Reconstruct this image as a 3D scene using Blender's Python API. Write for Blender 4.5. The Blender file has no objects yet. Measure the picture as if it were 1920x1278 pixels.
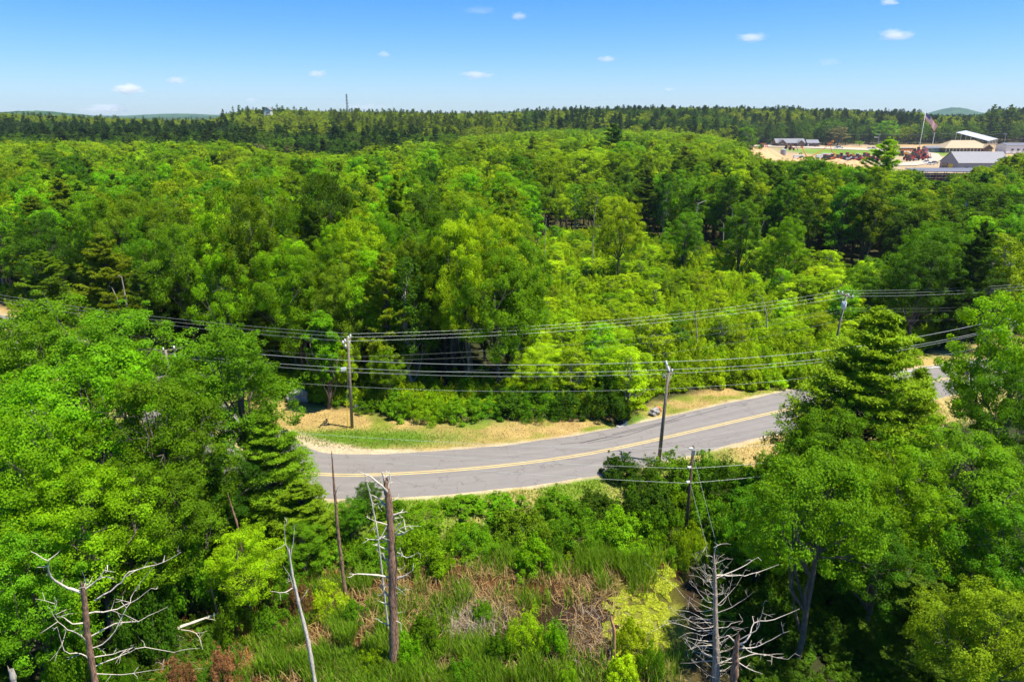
import bpy, math, random
import numpy as np
from mathutils import Vector

# ------------------------------------------------------------------ camera, sky, sun, exposure
SC = bpy.context.scene
COL = SC.collection
R = math.radians
CAMZ, PITCH, FPX = 32.0, 18.4, 1280.0
CP, SP = math.cos(R(PITCH)), math.sin(R(PITCH))

cam_d = bpy.data.cameras.new('camera'); cam = bpy.data.objects.new('camera', cam_d); COL.objects.link(cam)
cam.location = (0, 0, CAMZ); cam.rotation_euler = (R(90 - PITCH), 0, 0)
cam_d.sensor_width = 36; cam_d.lens = 24; cam_d.clip_start = 0.5; cam_d.clip_end = 80000
SC.camera = cam

SUN_EL, SUN_AZ = 69.0, 108.0          # azimuth clockwise from +Y
W = bpy.data.worlds.new('World'); SC.world = W; W.use_nodes = True
wn = W.node_tree.nodes; wl = W.node_tree.links
bg = wn['Background']
sky = wn.new('ShaderNodeTexSky'); sky.sky_type = 'NISHITA'; sky.sun_disc = False
sky.sun_elevation = R(SUN_EL); sky.sun_rotation = R(SUN_AZ)
sky.air_density = 1.0; sky.dust_density = 0.25; sky.ozone_density = 3.2; sky.altitude = 100
hs = wn.new('ShaderNodeHueSaturation'); hs.inputs['Saturation'].default_value = 1.22
tn = wn.new('ShaderNodeMix'); tn.data_type = 'RGBA'; tn.blend_type = 'MULTIPLY'; tn.inputs[0].default_value = 1; tn.inputs[7].default_value = (.70, .85, 1.18, 1)
wl.new(sky.outputs[0], tn.inputs[6]); wl.new(tn.outputs[2], hs.inputs['Color']); wl.new(hs.outputs[0], bg.inputs['Color'])
bg.inputs['Strength'].default_value = 0.080
sun_d = bpy.data.lights.new('sun', 'SUN'); sun_d.energy = 5.0; sun_d.angle = R(0.53); sun_d.color = (1.0, 0.94, 0.80)
sun = bpy.data.objects.new('sun', sun_d); COL.objects.link(sun)
sv = Vector((math.sin(R(SUN_AZ)) * math.cos(R(SUN_EL)), math.cos(R(SUN_AZ)) * math.cos(R(SUN_EL)), math.sin(R(SUN_EL))))
sun.rotation_euler = sv.to_track_quat('Z', 'Y').to_euler()
vs = SC.view_settings
vs.view_transform = 'Standard'; vs.look = 'None'; vs.exposure = 0.92; vs.gamma = 1.0; vs.use_curve_mapping = False
cy = SC.cycles
cy.max_bounces = 8; cy.diffuse_bounces = 5; cy.glossy_bounces = 2; cy.transmission_bounces = 3; cy.volume_bounces = 6
cy.transparent_max_bounces = 8; cy.caustics_reflective = False; cy.caustics_refractive = False
cy.use_denoising = True; cy.use_adaptive_sampling = True; cy.adaptive_threshold = 0.02
try:
    cy.denoiser = 'OPENIMAGEDENOISE'; cy.denoising_input_passes = 'RGB_ALBEDO_NORMAL'
except Exception:
    pass

# ------------------------------------------------------------------ layout helpers (photo coordinates 1920x1278 -> world)
def ray(u, v):
    a = (u - 960) / FPX; b = (v - 639) / FPX
    return a, CP - b * SP, -SP - b * CP
def at(u, v, z=0.0):
    a, dy, dz = ray(u, v); t = (z - CAMZ) / dz
    return a * t, dy * t
def at_y(u, v, y):
    a, dy, dz = ray(u, v); t = y / dy
    return a * t, CAMZ + dz * t
def proj(x, y, z):
    zz = z - CAMZ
    f = y * CP - zz * SP; d = -(y * SP + zz * CP)
    return 960 + FPX * x / f, 639 + FPX * d / f
def ztop(v, y):
    b = (v - 639) / FPX
    return CAMZ - y * (SP + b * CP) / (CP - b * SP)
def ss(a, b, x):
    t = np.clip((np.asarray(x, float) - a) / (b - a), 0, 1); return t * t * (3 - 2 * t)

def catmull(P, n=12):
    P = np.array(P, float); P = np.vstack([2 * P[0] - P[1], P, 2 * P[-1] - P[-2]]); out = []
    for i in range(1, len(P) - 2):
        p0, p1, p2, p3 = P[i - 1], P[i], P[i + 1], P[i + 2]
        for k in range(n):
            t = k / n
            out.append(.5 * (2 * p1 + (p2 - p0) * t + (2 * p0 - 5 * p1 + 4 * p2 - p3) * t * t + (3 * p1 - p0 - 3 * p2 + p3) * t ** 3))
    out.append(P[-2]); return np.array(out)

def vnoise(x, y, s, seed=0):
    """smooth value noise on a lattice of spacing s"""
    X = np.asarray(x, float) / s + 1000.3 + seed * 17.7; Y = np.asarray(y, float) / s + 1000.7 + seed * 31.1
    xi = np.floor(X).astype(np.int64); yi = np.floor(Y).astype(np.int64); fx = X - xi; fy = Y - yi
    fx = fx * fx * (3 - 2 * fx); fy = fy * fy * (3 - 2 * fy)
    def h(a, b):
        n = (a * 374761393 + b * 668265263 + seed * 69069) & 0xffffffff
        n = ((n ^ (n >> 13)) * 1274126177) & 0xffffffff
        return ((n ^ (n >> 16)) & 0xffff) / 65535.0
    return (h(xi, yi) * (1 - fx) + h(xi + 1, yi) * fx) * (1 - fy) + (h(xi, yi + 1) * (1 - fx) + h(xi + 1, yi + 1) * fx) * fy
def fbm(x, y, s, seed=0, o=4):
    r = 0; a = .5; t = 0
    for k in range(o):
        r = r + a * vnoise(x, y, s / 2 ** k, seed + k); t += a; a *= .55
    return r / t

# road centre line traced on the ground
ROADPX = [(-420, 540), (-160, 580), (20, 622), (180, 690), (330, 762), (440, 832), (540, 880), (620, 890), (700, 890), (800, 885), (900, 877), (1000, 866),
          (1100, 851), (1200, 831), (1300, 808), (1400, 785), (1500, 762), (1600, 741), (1700, 722), (1800, 706), (1920, 690), (2150, 668), (2500, 640)]
ROAD = catmull([at(u, v) for u, v in ROADPX], 10)
RD = np.diff(ROAD, axis=0); RL = np.hypot(RD[:, 0], RD[:, 1])
def road_y(x): return np.interp(x, ROAD[:, 0], ROAD[:, 1])
def road_dist(x, y):
    x = np.asarray(x, float); y = np.asarray(y, float); best = np.full(x.shape, 1e9)
    for i in range(len(RD)):
        t = np.clip(((x - ROAD[i, 0]) * RD[i, 0] + (y - ROAD[i, 1]) * RD[i, 1]) / RL[i] ** 2, 0, 1)
        best = np.minimum(best, np.hypot(x - ROAD[i, 0] - t * RD[i, 0], y - ROAD[i, 1] - t * RD[i, 1]))
    return best
RHW = 4.15
# front edge of the woods beyond the verge
EDGE = np.array([at(u, v) for u, v in [(-420, 505), (-160, 545), (20, 580), (180, 640), (330, 700), (440, 735), (540, 752), (600, 765), (700, 776), (800, 792), (900, 786), (1000, 786),
        (1100, 784), (1170, 792), (1205, 762), (1300, 737), (1400, 722), (1500, 706), (1600, 690), (1700, 672), (1800, 650), (1920, 630), (2150, 610), (2500, 590)]])
def edge_y(x): return np.interp(x, EDGE[:, 0], EDGE[:, 1])

# skyline of the far woods (photo u -> v), gives the ridge its height
SKY_U = np.array([-400, 0, 120, 250, 300, 400, 425, 460, 520, 640, 760, 880, 960, 1000, 1100, 1200, 1400, 1500, 1650, 1720, 1745, 1835, 1860, 1890, 1920, 2300])
SKY_V = np.array([208, 208, 213, 218, 220, 219, 208, 204, 202, 207, 207, 211, 210, 205, 202, 199, 200, 201, 206, 208, 213, 213, 203, 198, 200, 200.])
def terr(x, y):
    x = np.asarray(x, float); y = np.asarray(y, float)
    yy = np.maximum(y, 1.0)
    near = (np.abs(x) < 160) & (y < 200)
    d = np.full(x.shape, 50.0)
    if near.ndim == 0:
        d = road_dist(x, y) if near else d
    elif near.any():
        d[near] = road_dist(x[near], y[near])
    front = y < road_y(x)
    n = fbm(x, y, 9, 3) - .5
    z = np.where(front, -1.1 * ss(5.5, 11, d), -0.35 * ss(12, 25, d)) + n * .35 * ss(5, 12, d)
    dx, dyy = at(1168, 797)
    z = z - .7 * np.exp(-(((x - dx) / 1.3) ** 2 + ((y - dyy - 3) / 4.0) ** 2))
    # far ridge under the skyline
    u = 960 + FPX * x * 1.055 / yy
    zt = ztop(np.interp(u, SKY_U, SKY_V), 950.0) - 19.0
    yard = ss(-60, 10, x - .332 * y)
    z = z + np.maximum(zt, 2) * (ss(560, 950, y) * (1 - yard) + ss(765, 990, y) * yard) * (1 - .75 * ss(1150, 2200, y))
    for pu, pv, sx, sy in ((815, 1080, 2.1, 1.2), (935, 1096, 1.7, .8), (1015, 1104, 1.6, .8), (690, 1085, .8, .5)):
        qx, qy = at(pu, pv, -1.1); z = z - .32 * np.exp(-((x - qx) / sx) ** 2 - ((y - qy) / sy) ** 2)
    z = z + ss(2600, 4200, y) * (fbm(x, y, 900, 9) * 26)
    return z
def tz(x, y): return float(terr(np.array([x]), np.array([y]))[0])

# ------------------------------------------------------------------ object helpers
def tag(o, label=None, cat=None, group=None, kind=None):
    if label: o['label'] = label
    if cat: o['category'] = cat
    if group: o['group'] = group
    if kind: o['kind'] = kind
    return o
def empty(name, loc, rz=0, scale=(1, 1, 1)):
    o = bpy.data.objects.new(name, None); COL.objects.link(o); o.location = loc; o.rotation_euler = (0, 0, rz); o.scale = scale
    o.empty_display_size = .3
    return o
def mesh(name, V, Q, mats=(), attrs=None, smooth=False, mi=None):
    V = np.asarray(V, np.float32).reshape(-1, 3)
    me = bpy.data.meshes.new(name)
    if isinstance(Q, np.ndarray) and Q.ndim == 2:
        n, k = Q.shape
        me.vertices.add(len(V)); me.vertices.foreach_set('co', V.ravel())
        me.loops.add(n * k); me.loops.foreach_set('vertex_index', Q.astype(np.int32).ravel())
        me.polygons.add(n); me.polygons.foreach_set('loop_start', np.arange(0, n * k, k, dtype=np.int32))
    else:
        me.from_pydata([tuple(v) for v in V.tolist()], [], [tuple(q) for q in Q])
    for m in mats: me.materials.append(m)
    if smooth: me.polygons.foreach_set('use_smooth', np.ones(len(me.polygons), bool))
    if mi is not None: me.polygons.foreach_set('material_index', np.asarray(mi, np.int32))
    for k, a in (attrs or {}).items():
        if a.ndim == 2:
            at_ = me.attributes.new(k, 'FLOAT_COLOR', 'POINT'); at_.data.foreach_set('color', a.astype(np.float32).ravel())
        else:
            at_ = me.attributes.new(k, 'FLOAT', 'POINT'); at_.data.foreach_set('value', a.astype(np.float32).ravel())
    me.update(calc_edges=True); me.validate(verbose=False)
    return me
def link(name, me, parent=None, loc=(0, 0, 0), rz=0, color=None):
    o = bpy.data.objects.new(name, me); COL.objects.link(o); o.location = loc; o.rotation_euler = (0, 0, rz)
    if parent: o.parent = parent
    if color is not None: o.color = (*color, 1)
    return o

class MB:
    """collects boxes, prisms and tubes in one mesh"""
    def __init__(s): s.V = []; s.Q = []
    def add(s, V, Q):
        b = len(s.V); s.V += [tuple(map(float, v)) for v in V]; s.Q += [tuple(int(i) + b for i in q) for q in Q]; return s
    def box(s, c, d, rz=0, tilt=0):
        cx, cyy, cz = c; a, b, h = d[0] / 2, d[1] / 2, d[2] / 2; cr, sr = math.cos(rz), math.sin(rz); ct, st = math.cos(tilt), math.sin(tilt); V = []
        for k in (-h, h):
            for i, j in ((-a, -b), (a, -b), (a, b), (-a, b)):
                i2, k2 = i * ct - k * st, i * st + k * ct
                V.append((cx + i2 * cr - j * sr, cyy + i2 * sr + j * cr, cz + k2))
        return s.add(V, [(3, 2, 1, 0), (4, 5, 6, 7), (0, 1, 5, 4), (1, 2, 6, 5), (2, 3, 7, 6), (3, 0, 4, 7)])
    def tube(s, pts, rad, n=6, cap=True):
        V, Q = tube(pts, rad, n); V = V.tolist(); Q = [tuple(q) for q in Q.tolist()]
        if cap: Q.append(tuple(range(n))[::-1]); m = len(V); Q.append(tuple(range(m - n, m)))
        return s.add(V, Q)
    def build(s, name, mat, parent=None, loc=(0, 0, 0), rz=0, smooth=False, color=None):
        me = mesh(name, s.V, s.Q, [mat], smooth=smooth); return link(name, me, parent, loc, rz, color)
def tube(pts, rad, n=6):
    P = np.array(pts, float); m = len(P); rad = np.broadcast_to(np.array(rad, float), (m,))
    T = np.gradient(P, axis=0) if m > 2 else np.repeat(P[1:2] - P[0:1], 2, 0)
    T /= np.linalg.norm(T, axis=1)[:, None] + 1e-9
    ref = np.array([0, 0, 1.]) if abs(T[0, 2]) < .9 else np.array([1., 0, 0])
    A = np.cross(T, ref); A /= np.linalg.norm(A, axis=1)[:, None] + 1e-9; B = np.cross(T, A)
    th = np.arange(n) * 2 * np.pi / n
    V = P[:, None] + rad[:, None, None] * (np.cos(th)[None, :, None] * A[:, None] + np.sin(th)[None, :, None] * B[:, None])
    i = np.arange(m - 1)[:, None] * n; j = np.arange(n)[None]
    Q = np.stack([i + j, i + (j + 1) % n, i + n + (j + 1) % n, i + n + j], -1).reshape(-1, 4)
    return V.reshape(-1, 3), Q
def tubes(L, n=5):
    VV = []; QQ = []; b = 0
    for p, r in L:
        V, Q = tube(p, r, n); VV.append(V); QQ.append(Q + b); b += len(V)
    return np.vstack(VV), np.vstack(QQ)

# ------------------------------------------------------------------ materials
def newmat(name):
    m = bpy.data.materials.new(name); m.use_nodes = True
    return m, m.node_tree.nodes, m.node_tree.links, m.node_tree.nodes['Principled BSDF']
def plain(name, col, rough=.7, metal=0, var=.12, scale=3.0, spec=.3):
    m, n, l, p = newmat(name)
    tc = n.new('ShaderNodeTexCoord'); no = n.new('ShaderNodeTexNoise'); no.inputs['Scale'].default_value = scale; no.inputs['Detail'].default_value = 5
    mr = n.new('ShaderNodeMapRange'); mr.inputs['To Min'].default_value = 1 - var; mr.inputs['To Max'].default_value = 1 + var
    hv = n.new('ShaderNodeHueSaturation'); hv.inputs['Color'].default_value = (*col, 1)
    l.new(tc.outputs['Object'], no.inputs['Vector']); l.new(no.outputs['Fac'], mr.inputs['Value']); l.new(mr.outputs[0], hv.inputs['Value'])
    l.new(hv.outputs[0], p.inputs['Base Color'])
    p.inputs['Roughness'].default_value = rough; p.inputs['Metallic'].default_value = metal; p.inputs['Specular IOR Level'].default_value = spec
    return m
def foliage(name, trans=.46, rough=.55, spec=.07, jitter=.022):
    m, n, l, p = newmat(name)
    oi = n.new('ShaderNodeObjectInfo'); a = n.new('ShaderNodeAttribute'); a.attribute_name = 'tone'
    mh = n.new('ShaderNodeMapRange'); mh.inputs['To Min'].default_value = .5 - jitter * .6; mh.inputs['To Max'].default_value = .5 + jitter * .6
    l.new(oi.outputs['Random'], mh.inputs['Value'])
    mv = n.new('ShaderNodeMapRange'); mv.inputs['To Min'].default_value = .58; mv.inputs['To Max'].default_value = 1.45
    l.new(a.outputs['Fac'], mv.inputs['Value'])
    r2 = n.new('ShaderNodeMath'); r2.operation = 'MULTIPLY'; r2.inputs[1].default_value = 7.31; l.new(oi.outputs['Random'], r2.inputs[0])
    fr = n.new('ShaderNodeMath'); fr.operation = 'FRACT'; l.new(r2.outputs[0], fr.inputs[0])
    m2 = n.new('ShaderNodeMapRange'); m2.inputs['To Min'].default_value = .74; m2.inputs['To Max'].default_value = 1.26; l.new(fr.outputs[0], m2.inputs['Value'])
    mm = n.new('ShaderNodeMath'); mm.operation = 'MULTIPLY'; l.new(mv.outputs[0], mm.inputs[0]); l.new(m2.outputs[0], mm.inputs[1])
    hv = n.new('ShaderNodeHueSaturation'); l.new(oi.outputs['Color'], hv.inputs['Color']); l.new(mh.outputs[0], hv.inputs['Hue']); l.new(mm.outputs[0], hv.inputs['Value'])
    l.new(hv.outputs[0], p.inputs['Base Color']); p.inputs['Roughness'].default_value = rough; p.inputs['Specular IOR Level'].default_value = spec
    tr = n.new('ShaderNodeBsdfTranslucent'); h2 = n.new('ShaderNodeHueSaturation'); h2.inputs['Hue'].default_value = .485; h2.inputs['Saturation'].default_value = 1.1; h2.inputs['Value'].default_value = 1.35
    l.new(hv.outputs[0], h2.inputs['Color']); l.new(h2.outputs[0], tr.inputs['Color'])
    mx = n.new('ShaderNodeMixShader'); mx.inputs[0].default_value = trans
    l.new(p.outputs[0], mx.inputs[1]); l.new(tr.outputs[0], mx.inputs[2]); l.new(mx.outputs[0], n['Material Output'].inputs['Surface'])
    return m
LEAF = foliage('leaf'); NEEDLE = foliage('needle', trans=.34, rough=.55, spec=.08, jitter=.03)
BLADE = foliage('blade', trans=.3, rough=.5, spec=.15, jitter=.0)
def bark(name, c1, c2, sc=6):
    m, n, l, p = newmat(name)
    tc = n.new('ShaderNodeTexCoord'); mp = n.new('ShaderNodeMapping'); mp.inputs['Scale'].default_value = (sc, sc, sc * .22)
    no = n.new('ShaderNodeTexNoise'); no.inputs['Scale'].default_value = 2; no.inputs['Detail'].default_value = 6; no.inputs['Roughness'].default_value = .65
    cr = n.new('ShaderNodeValToRGB'); cr.color_ramp.elements[0].position = .35; cr.color_ramp.elements[1].position = .65
    cr.color_ramp.elements[0].color = (*c1, 1); cr.color_ramp.elements[1].color = (*c2, 1)
    bp = n.new('ShaderNodeBump'); bp.inputs['Strength'].default_value = .5; bp.inputs['Distance'].default_value = .03
    l.new(tc.outputs['Object'], mp.inputs[0]); l.new(mp.outputs[0], no.inputs['Vector']); l.new(no.outputs['Fac'], cr.inputs[0]); l.new(cr.outputs[0], p.inputs['Base Color'])
    l.new(no.outputs['Fac'], bp.inputs['Height']); l.new(bp.outputs[0], p.inputs['Normal']); p.inputs['Roughness'].default_value = .85
    return m
BARK = bark('bark_grey', (.05, .04, .03), (.16, .13, .10))
BARK_D = bark('bark_dark', (.03, .022, .016), (.09, .065, .045))
BARK_W = bark('bark_bleached', (.38, .32, .24), (.74, .67, .55), 9)
BARK_P = bark('bark_birch', (.20, .17, .13), (.45, .41, .34))
SNAGW = bark('dead_wood', (.085, .042, .022), (.44, .26, .155), 8)
SNAGG = bark('dead_wood_grey', (.17, .135, .10), (.50, .40, .29), 8)
POLEW = bark('pole_wood', (.12, .09, .065), (.30, .25, .20), 12)
POLED = bark('pole_wood_dark', (.045, .028, .018), (.13, .085, .055), 12)

# ------------------------------------------------------------------ ground
def spacing(a, b, fine, n0, lo, hi, g):
    xs = list(np.arange(a, b + fine * .5, fine)); s = fine; x = xs[-1]
    while x < hi: s *= g; x += s; xs.append(x)
    s = fine; x = xs[0]; left = []
    while x > lo: s *= g; x -= s; left.append(x)
    return np.array(left[::-1] + xs)
gx = spacing(-60, 60, .45, 0, -6800, 6800, 1.09); gy = spacing(26, 100, .45, 0, -60, 6500, 1.075)
GX, GY = np.meshgrid(gx, gy); gxf = GX.ravel(); gyf = GY.ravel()
GZ = terr(gxf, gyf)
far = (gyf > 1300); GZ = GZ + np.where(far, (vnoise(gxf, gyf, 60, 5) - .5) * 6, 0)
nx, ny = len(gx), len(gy)
i, j = np.meshgrid(np.arange(nx - 1), np.arange(ny - 1)); k = (j * nx + i).ravel()
GQ = np.stack([k, k + 1, k + nx + 1, k + nx], 1)
# albedo zones
dR = np.where((np.abs(gxf) < 170) & (gyf < 210), 0, 60.).astype(float); mk_ = dR == 0; dR[mk_] = road_dist(gxf[mk_], gyf[mk_])
front = gyf < road_y(gxf)
n1 = fbm(gxf, gyf, 5, 11); n2 = fbm(gxf, gyf, 1.6, 12); n3 = fbm(gxf, gyf, 14, 13); n4 = fbm(gxf * .35, gyf, 1.5, 14)
def mix(a, b, t): return a * (1 - t[:, None]) + np.array(b)[None] * t[:, None]
gc = np.tile(np.array([.035, .040, .014]), (len(gxf), 1))          # wood floor
gc = mix(gc, [.070, .052, .024], ss(.45, .7, n3) * .7)
tanv = mix(np.tile(np.array([.34, .235, .085]), (len(gxf), 1)), [.15, .18, .02], ss(.46, .60, n1 * .55 + n4 * .3 + .5 * .15))
tanv = mix(tanv, [.42, .30, .14], ss(.56, .70, n2 * .6 + n3 * .4) * .8)
edge = edge_y(gxf)
verge = (~front) * (1 - ss(-1.0, 1.2, gyf - edge + (n2 - .5) * 2)) * (mk_)
gpx, gpy = at(720, 822)
green = np.exp(-((gxf - gpx) / 8) ** 2 - ((gyf - gpy) / 2.0) ** 2) + np.exp(-((gxf - at(560, 820)[0]) / 5) ** 2 - ((gyf - at(560, 820)[1]) / 1.6) ** 2) + .8 * np.exp(-((gxf - at(890, 790)[0]) / 3.5) ** 2 - ((gyf - at(890, 790)[1]) / 1.3) ** 2) + np.exp(-((gxf - at(1185, 790)[0]) / 2.2) ** 2 - ((gyf - at(1185, 790)[1]) / 2.5) ** 2)
tanv = mix(tanv, [.085, .17, .012], np.clip(green * 1.3 * (.35 + 1.1 * n2), 0, .95))
gc = mix(gc, [0, 0, 0], verge) + tanv * verge[:, None]
nv = front * (1 - ss(8.2, 9.6, dR + (n2 - .5) * 2)) * mk_               # near verge, mostly green
nvc = mix(np.tile(np.array([.13, .20, .018]), (len(gxf), 1)), [.36, .27, .10], np.clip(ss(.5, .66, n1) * .7 + ss(18, 24, gxf) * .8, 0, 1))
gc = mix(gc, [0, 0, 0], nv) + nvc * nv[:, None]
sandw = 1 - ss(0, .5, dR - RHW - .02 - .9 * (n2 - .42) - np.where(front, 0, 1.7 * np.exp(-((gxf + 19) / 6) ** 2)))
gc = mix(gc, [.40, .32, .20], np.clip(sandw, 0, 1) * mk_)
marsh = front * ss(9.0, 11, dR) * mk_
mc = mix(np.tile(np.array([.075, .06, .02]), (len(gxf), 1)), [.028, .015, .008], ss(.45, .62, n1))
dwx, dwy = at(1215, 1110, -1)
dw = ss(.35, .75, np.exp(-((gxf - dwx - (gyf - dwy) * -.02) / 2.6) ** 2 - ((gyf - dwy) / 9.0) ** 2) + .5 * (n1 - .5))
mc = mix(mc, [.15, .16, .02], dw * (.45 + .55 * ss(.38, .5, n2)))
mdx, mdy = at(1105, 1195, -1)
mc = mix(mc, [.045, .026, .017], np.exp(-((gxf - mdx) / 1.7) ** 2 - ((gyf - mdy) / 3) ** 2))
mc = mix(mc, [.030, .034, .012], np.maximum(ss(0, 2, gxf - at(1310, 1150, -1)[0] - (34 - gyf) * .05), 1 - ss(0, 3, gxf - at(400, 1150, -1)[0])))
gc = mix(gc, [0, 0, 0], marsh) + mc * marsh[:, None]
# the work yard: sand, gravel, grass
yx0 = at(1395, 300)[0]
inY = ss(-8, 4, gxf - .332 * gyf) * ss(350, 380, gyf) * (1 - ss(735, 760, gyf - .12 * (gxf - 200)))
yc = mix(np.tile(np.array([.33, .25, .155]), (len(gxf), 1)), [.38, .26, .13], ss(.4, .6, fbm(gxf, gyf, 60, 21)))
gl = at(1560, 279); lawn = ss(-10, 10, gxf - at(1455, 279)[0]) * (1 - ss(-10, 10, gxf - at(1700, 279)[0])) * ss(-18, -5, gyf - 575) * (1 - ss(5, 22, gyf - 668))
yc = mix(yc, [.13, .22, .02], lawn)
gc = mix(gc, [0, 0, 0], inY) + yc * inY[:, None]
farc = ss(1200, 1500, gyf); gc = mix(gc, [.032, .062, .022], farc)
gc = np.clip(gc * (.82 + .36 * vnoise(gxf, gyf, .9, 30))[:, None], 0, 1)
m, n, l, p = newmat('ground')
a = n.new('ShaderNodeAttribute'); a.attribute_name = 'albedo'
tc = n.new('ShaderNodeTexCoord'); no = n.new('ShaderNodeTexNoise'); no.inputs['Scale'].default_value = 4.5; no.inputs['Detail'].default_value = 8; no.inputs['Roughness'].default_value = .7
mr = n.new('ShaderNodeMapRange'); mr.inputs['From Min'].default_value = .3; mr.inputs['From Max'].default_value = .7; mr.inputs['To Min'].default_value = .62; mr.inputs['To Max'].default_value = 1.4
hv = n.new('ShaderNodeHueSaturation'); bp = n.new('ShaderNodeBump'); bp.inputs['Strength'].default_value = .6; bp.inputs['Distance'].default_value = .08
l.new(tc.outputs['Object'], no.inputs['Vector']); l.new(no.outputs['Fac'], mr.inputs['Value']); l.new(a.outputs['Color'], hv.inputs['Color']); l.new(mr.outputs[0], hv.inputs['Value'])
l.new(hv.outputs[0], p.inputs['Base Color']); l.new(no.outputs['Fac'], bp.inputs['Height']); l.new(bp.outputs[0], p.inputs['Normal']); p.inputs['Roughness'].default_value = .95; p.inputs['Specular IOR Level'].default_value = .1
gnd = link('ground', mesh('ground', np.stack([gxf, gyf, GZ], 1), GQ, [m], {'albedo': np.hstack([gc, np.ones((len(gc), 1))])}, smooth=True))
tag(gnd, kind='structure')

# distant wooded hills
m, n, l, p = newmat('far_wooded_slope'); tc = n.new('ShaderNodeTexCoord'); no = n.new('ShaderNodeTexNoise'); no.inputs['Scale'].default_value = .012; no.inputs['Detail'].default_value = 6
cr = n.new('ShaderNodeValToRGB'); e = cr.color_ramp.elements; e[0].position = .35; e[0].color = (.022, .055, .030, 1); e[1].position = .65; e[1].color = (.055, .11, .040, 1)  # bluish greens: part of the distance haze is put into the slope colour
l.new(tc.outputs['Object'], no.inputs['Vector']); l.new(no.outputs['Fac'], cr.inputs[0]); l.new(cr.outputs[0], p.inputs['Base Color']); p.inputs['Roughness'].default_value = .95; p.inputs['Specular IOR Level'].default_value = .05
HILLM = m
def hill(u0, wpx, y0, v0, dy, seed):
    zc = ztop(v0, y0); x0 = (u0 - 960) / FPX * y0 / 1.055; sx = wpx / FPX * y0 / 1.055; a = np.linspace(-2.4, 2.4, 150); b = np.linspace(-2.2, 2.2, 40); A_, B_ = np.meshgrid(a, b); A_ = A_.ravel(); B_ = B_.ravel()
    X = x0 + A_ * sx; Y = y0 + B_ * dy; Z = zc * np.exp(-A_ ** 2) * np.exp(-B_ ** 2) * (.86 + .28 * fbm(X, Y, sx * .8, seed)) + (vnoise(X, Y, sx * .045, seed) - .5) * zc * .07 - 2
    k = (np.arange(39)[:, None] * 150 + np.arange(149)[None]).ravel(); o = link('hill', mesh('hill', np.stack([X, Y, Z], 1), np.stack([k, k + 1, k + 151, k + 150], 1), [HILLM], smooth=True)); tag(o, kind='structure')
hill(1790, 36, 4600, 201.5, 300, 1); hill(60, 150, 2300, 207.5, 180, 2); hill(330, 130, 5000, 213, 350, 3); hill(950, 90, 5000, 208.5, 300, 4); hill(740, 60, 4800, 209, 300, 5)

# ------------------------------------------------------------------ road
def ribbon(o1, o2, z, s0=0, s1=None, wob=0, seed=0):
    P = ROAD; T = np.gradient(P, axis=0); T /= np.linalg.norm(T, axis=1)[:, None]; Nn = np.stack([-T[:, 1], T[:, 0]], 1)
    S = np.concatenate([[0], np.cumsum(RL)]); s1 = S[-1] if s1 is None else s1
    q = np.arange(s0, s1, .5); PX = np.interp(q, S, P[:, 0]); PY = np.interp(q, S, P[:, 1]); NX = np.interp(q, S, Nn[:, 0]); NY = np.interp(q, S, Nn[:, 1])
    rows = []
    offs = np.linspace(0, 1, 9 if abs(o2 - o1) > 2 else 2)
    for k, f in enumerate(offs):
        o = o1 + (o2 - o1) * f + 0 * q
        if wob and (k == 0 or k == len(offs) - 1): o = o + (fbm(q, q * 0 + k * 50, 3.5, seed) - .5) * wob
        rows.append(np.stack([PX + NX * o, PY + NY * o, np.full(len(q), z), q, o], 1))
    A = np.stack(rows, 1); m_ = len(offs); V = A.reshape(-1, 5)
    ii, jj = np.meshgrid(np.arange(len(q) - 1), np.arange(m_ - 1), indexing='ij'); k = (ii * m_ + jj).ravel()
    return V, np.stack([k + 1, k, k + m_, k + m_ + 1], 1)
m, n, l, p = newmat('asphalt')
sa = n.new('ShaderNodeAttribute'); sa.attribute_name = 'along'; oa = n.new('ShaderNodeAttribute'); oa.attribute_name = 'across'
cx_ = n.new('ShaderNodeCombineXYZ'); l.new(sa.outputs['Fac'], cx_.inputs[0]); l.new(oa.outputs['Fac'], cx_.inputs[1])
mp = n.new('ShaderNodeMapping'); mp.inputs['Scale'].default_value = (.05, 1.6, 1)
nl_ = n.new('ShaderNodeTexNoise'); nl_.inputs['Scale'].default_value = 1; nl_.inputs['Detail'].default_value = 5; l.new(cx_.outputs[0], mp.inputs[0]); l.new(mp.outputs[0], nl_.inputs['Vector'])
nf = n.new('ShaderNodeTexNoise'); nf.inputs['Scale'].default_value = .8; nf.inputs['Detail'].default_value = 8; nf.inputs['Roughness'].default_value = .7; l.new(cx_.outputs[0], nf.inputs['Vector'])
cr = n.new('ShaderNodeValToRGB'); e = cr.color_ramp.elements; e[0].position = .3; e[0].color = (.156, .141, .130, 1); e[1].position = .7; e[1].color = (.214, .194, .180, 1)
ad = n.new('ShaderNodeMath'); ad.operation = 'MULTIPLY_ADD'; ad.inputs[1].default_value = .55; l.new(nl_.outputs['Fac'], ad.inputs[0])
a2 = n.new('ShaderNodeMath'); a2.operation = 'MULTIPLY'; a2.inputs[1].default_value = .45; l.new(nf.outputs['Fac'], a2.inputs[0]); l.new(a2.outputs[0], ad.inputs[2]); l.new(ad.outputs[0], cr.inputs[0])
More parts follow.
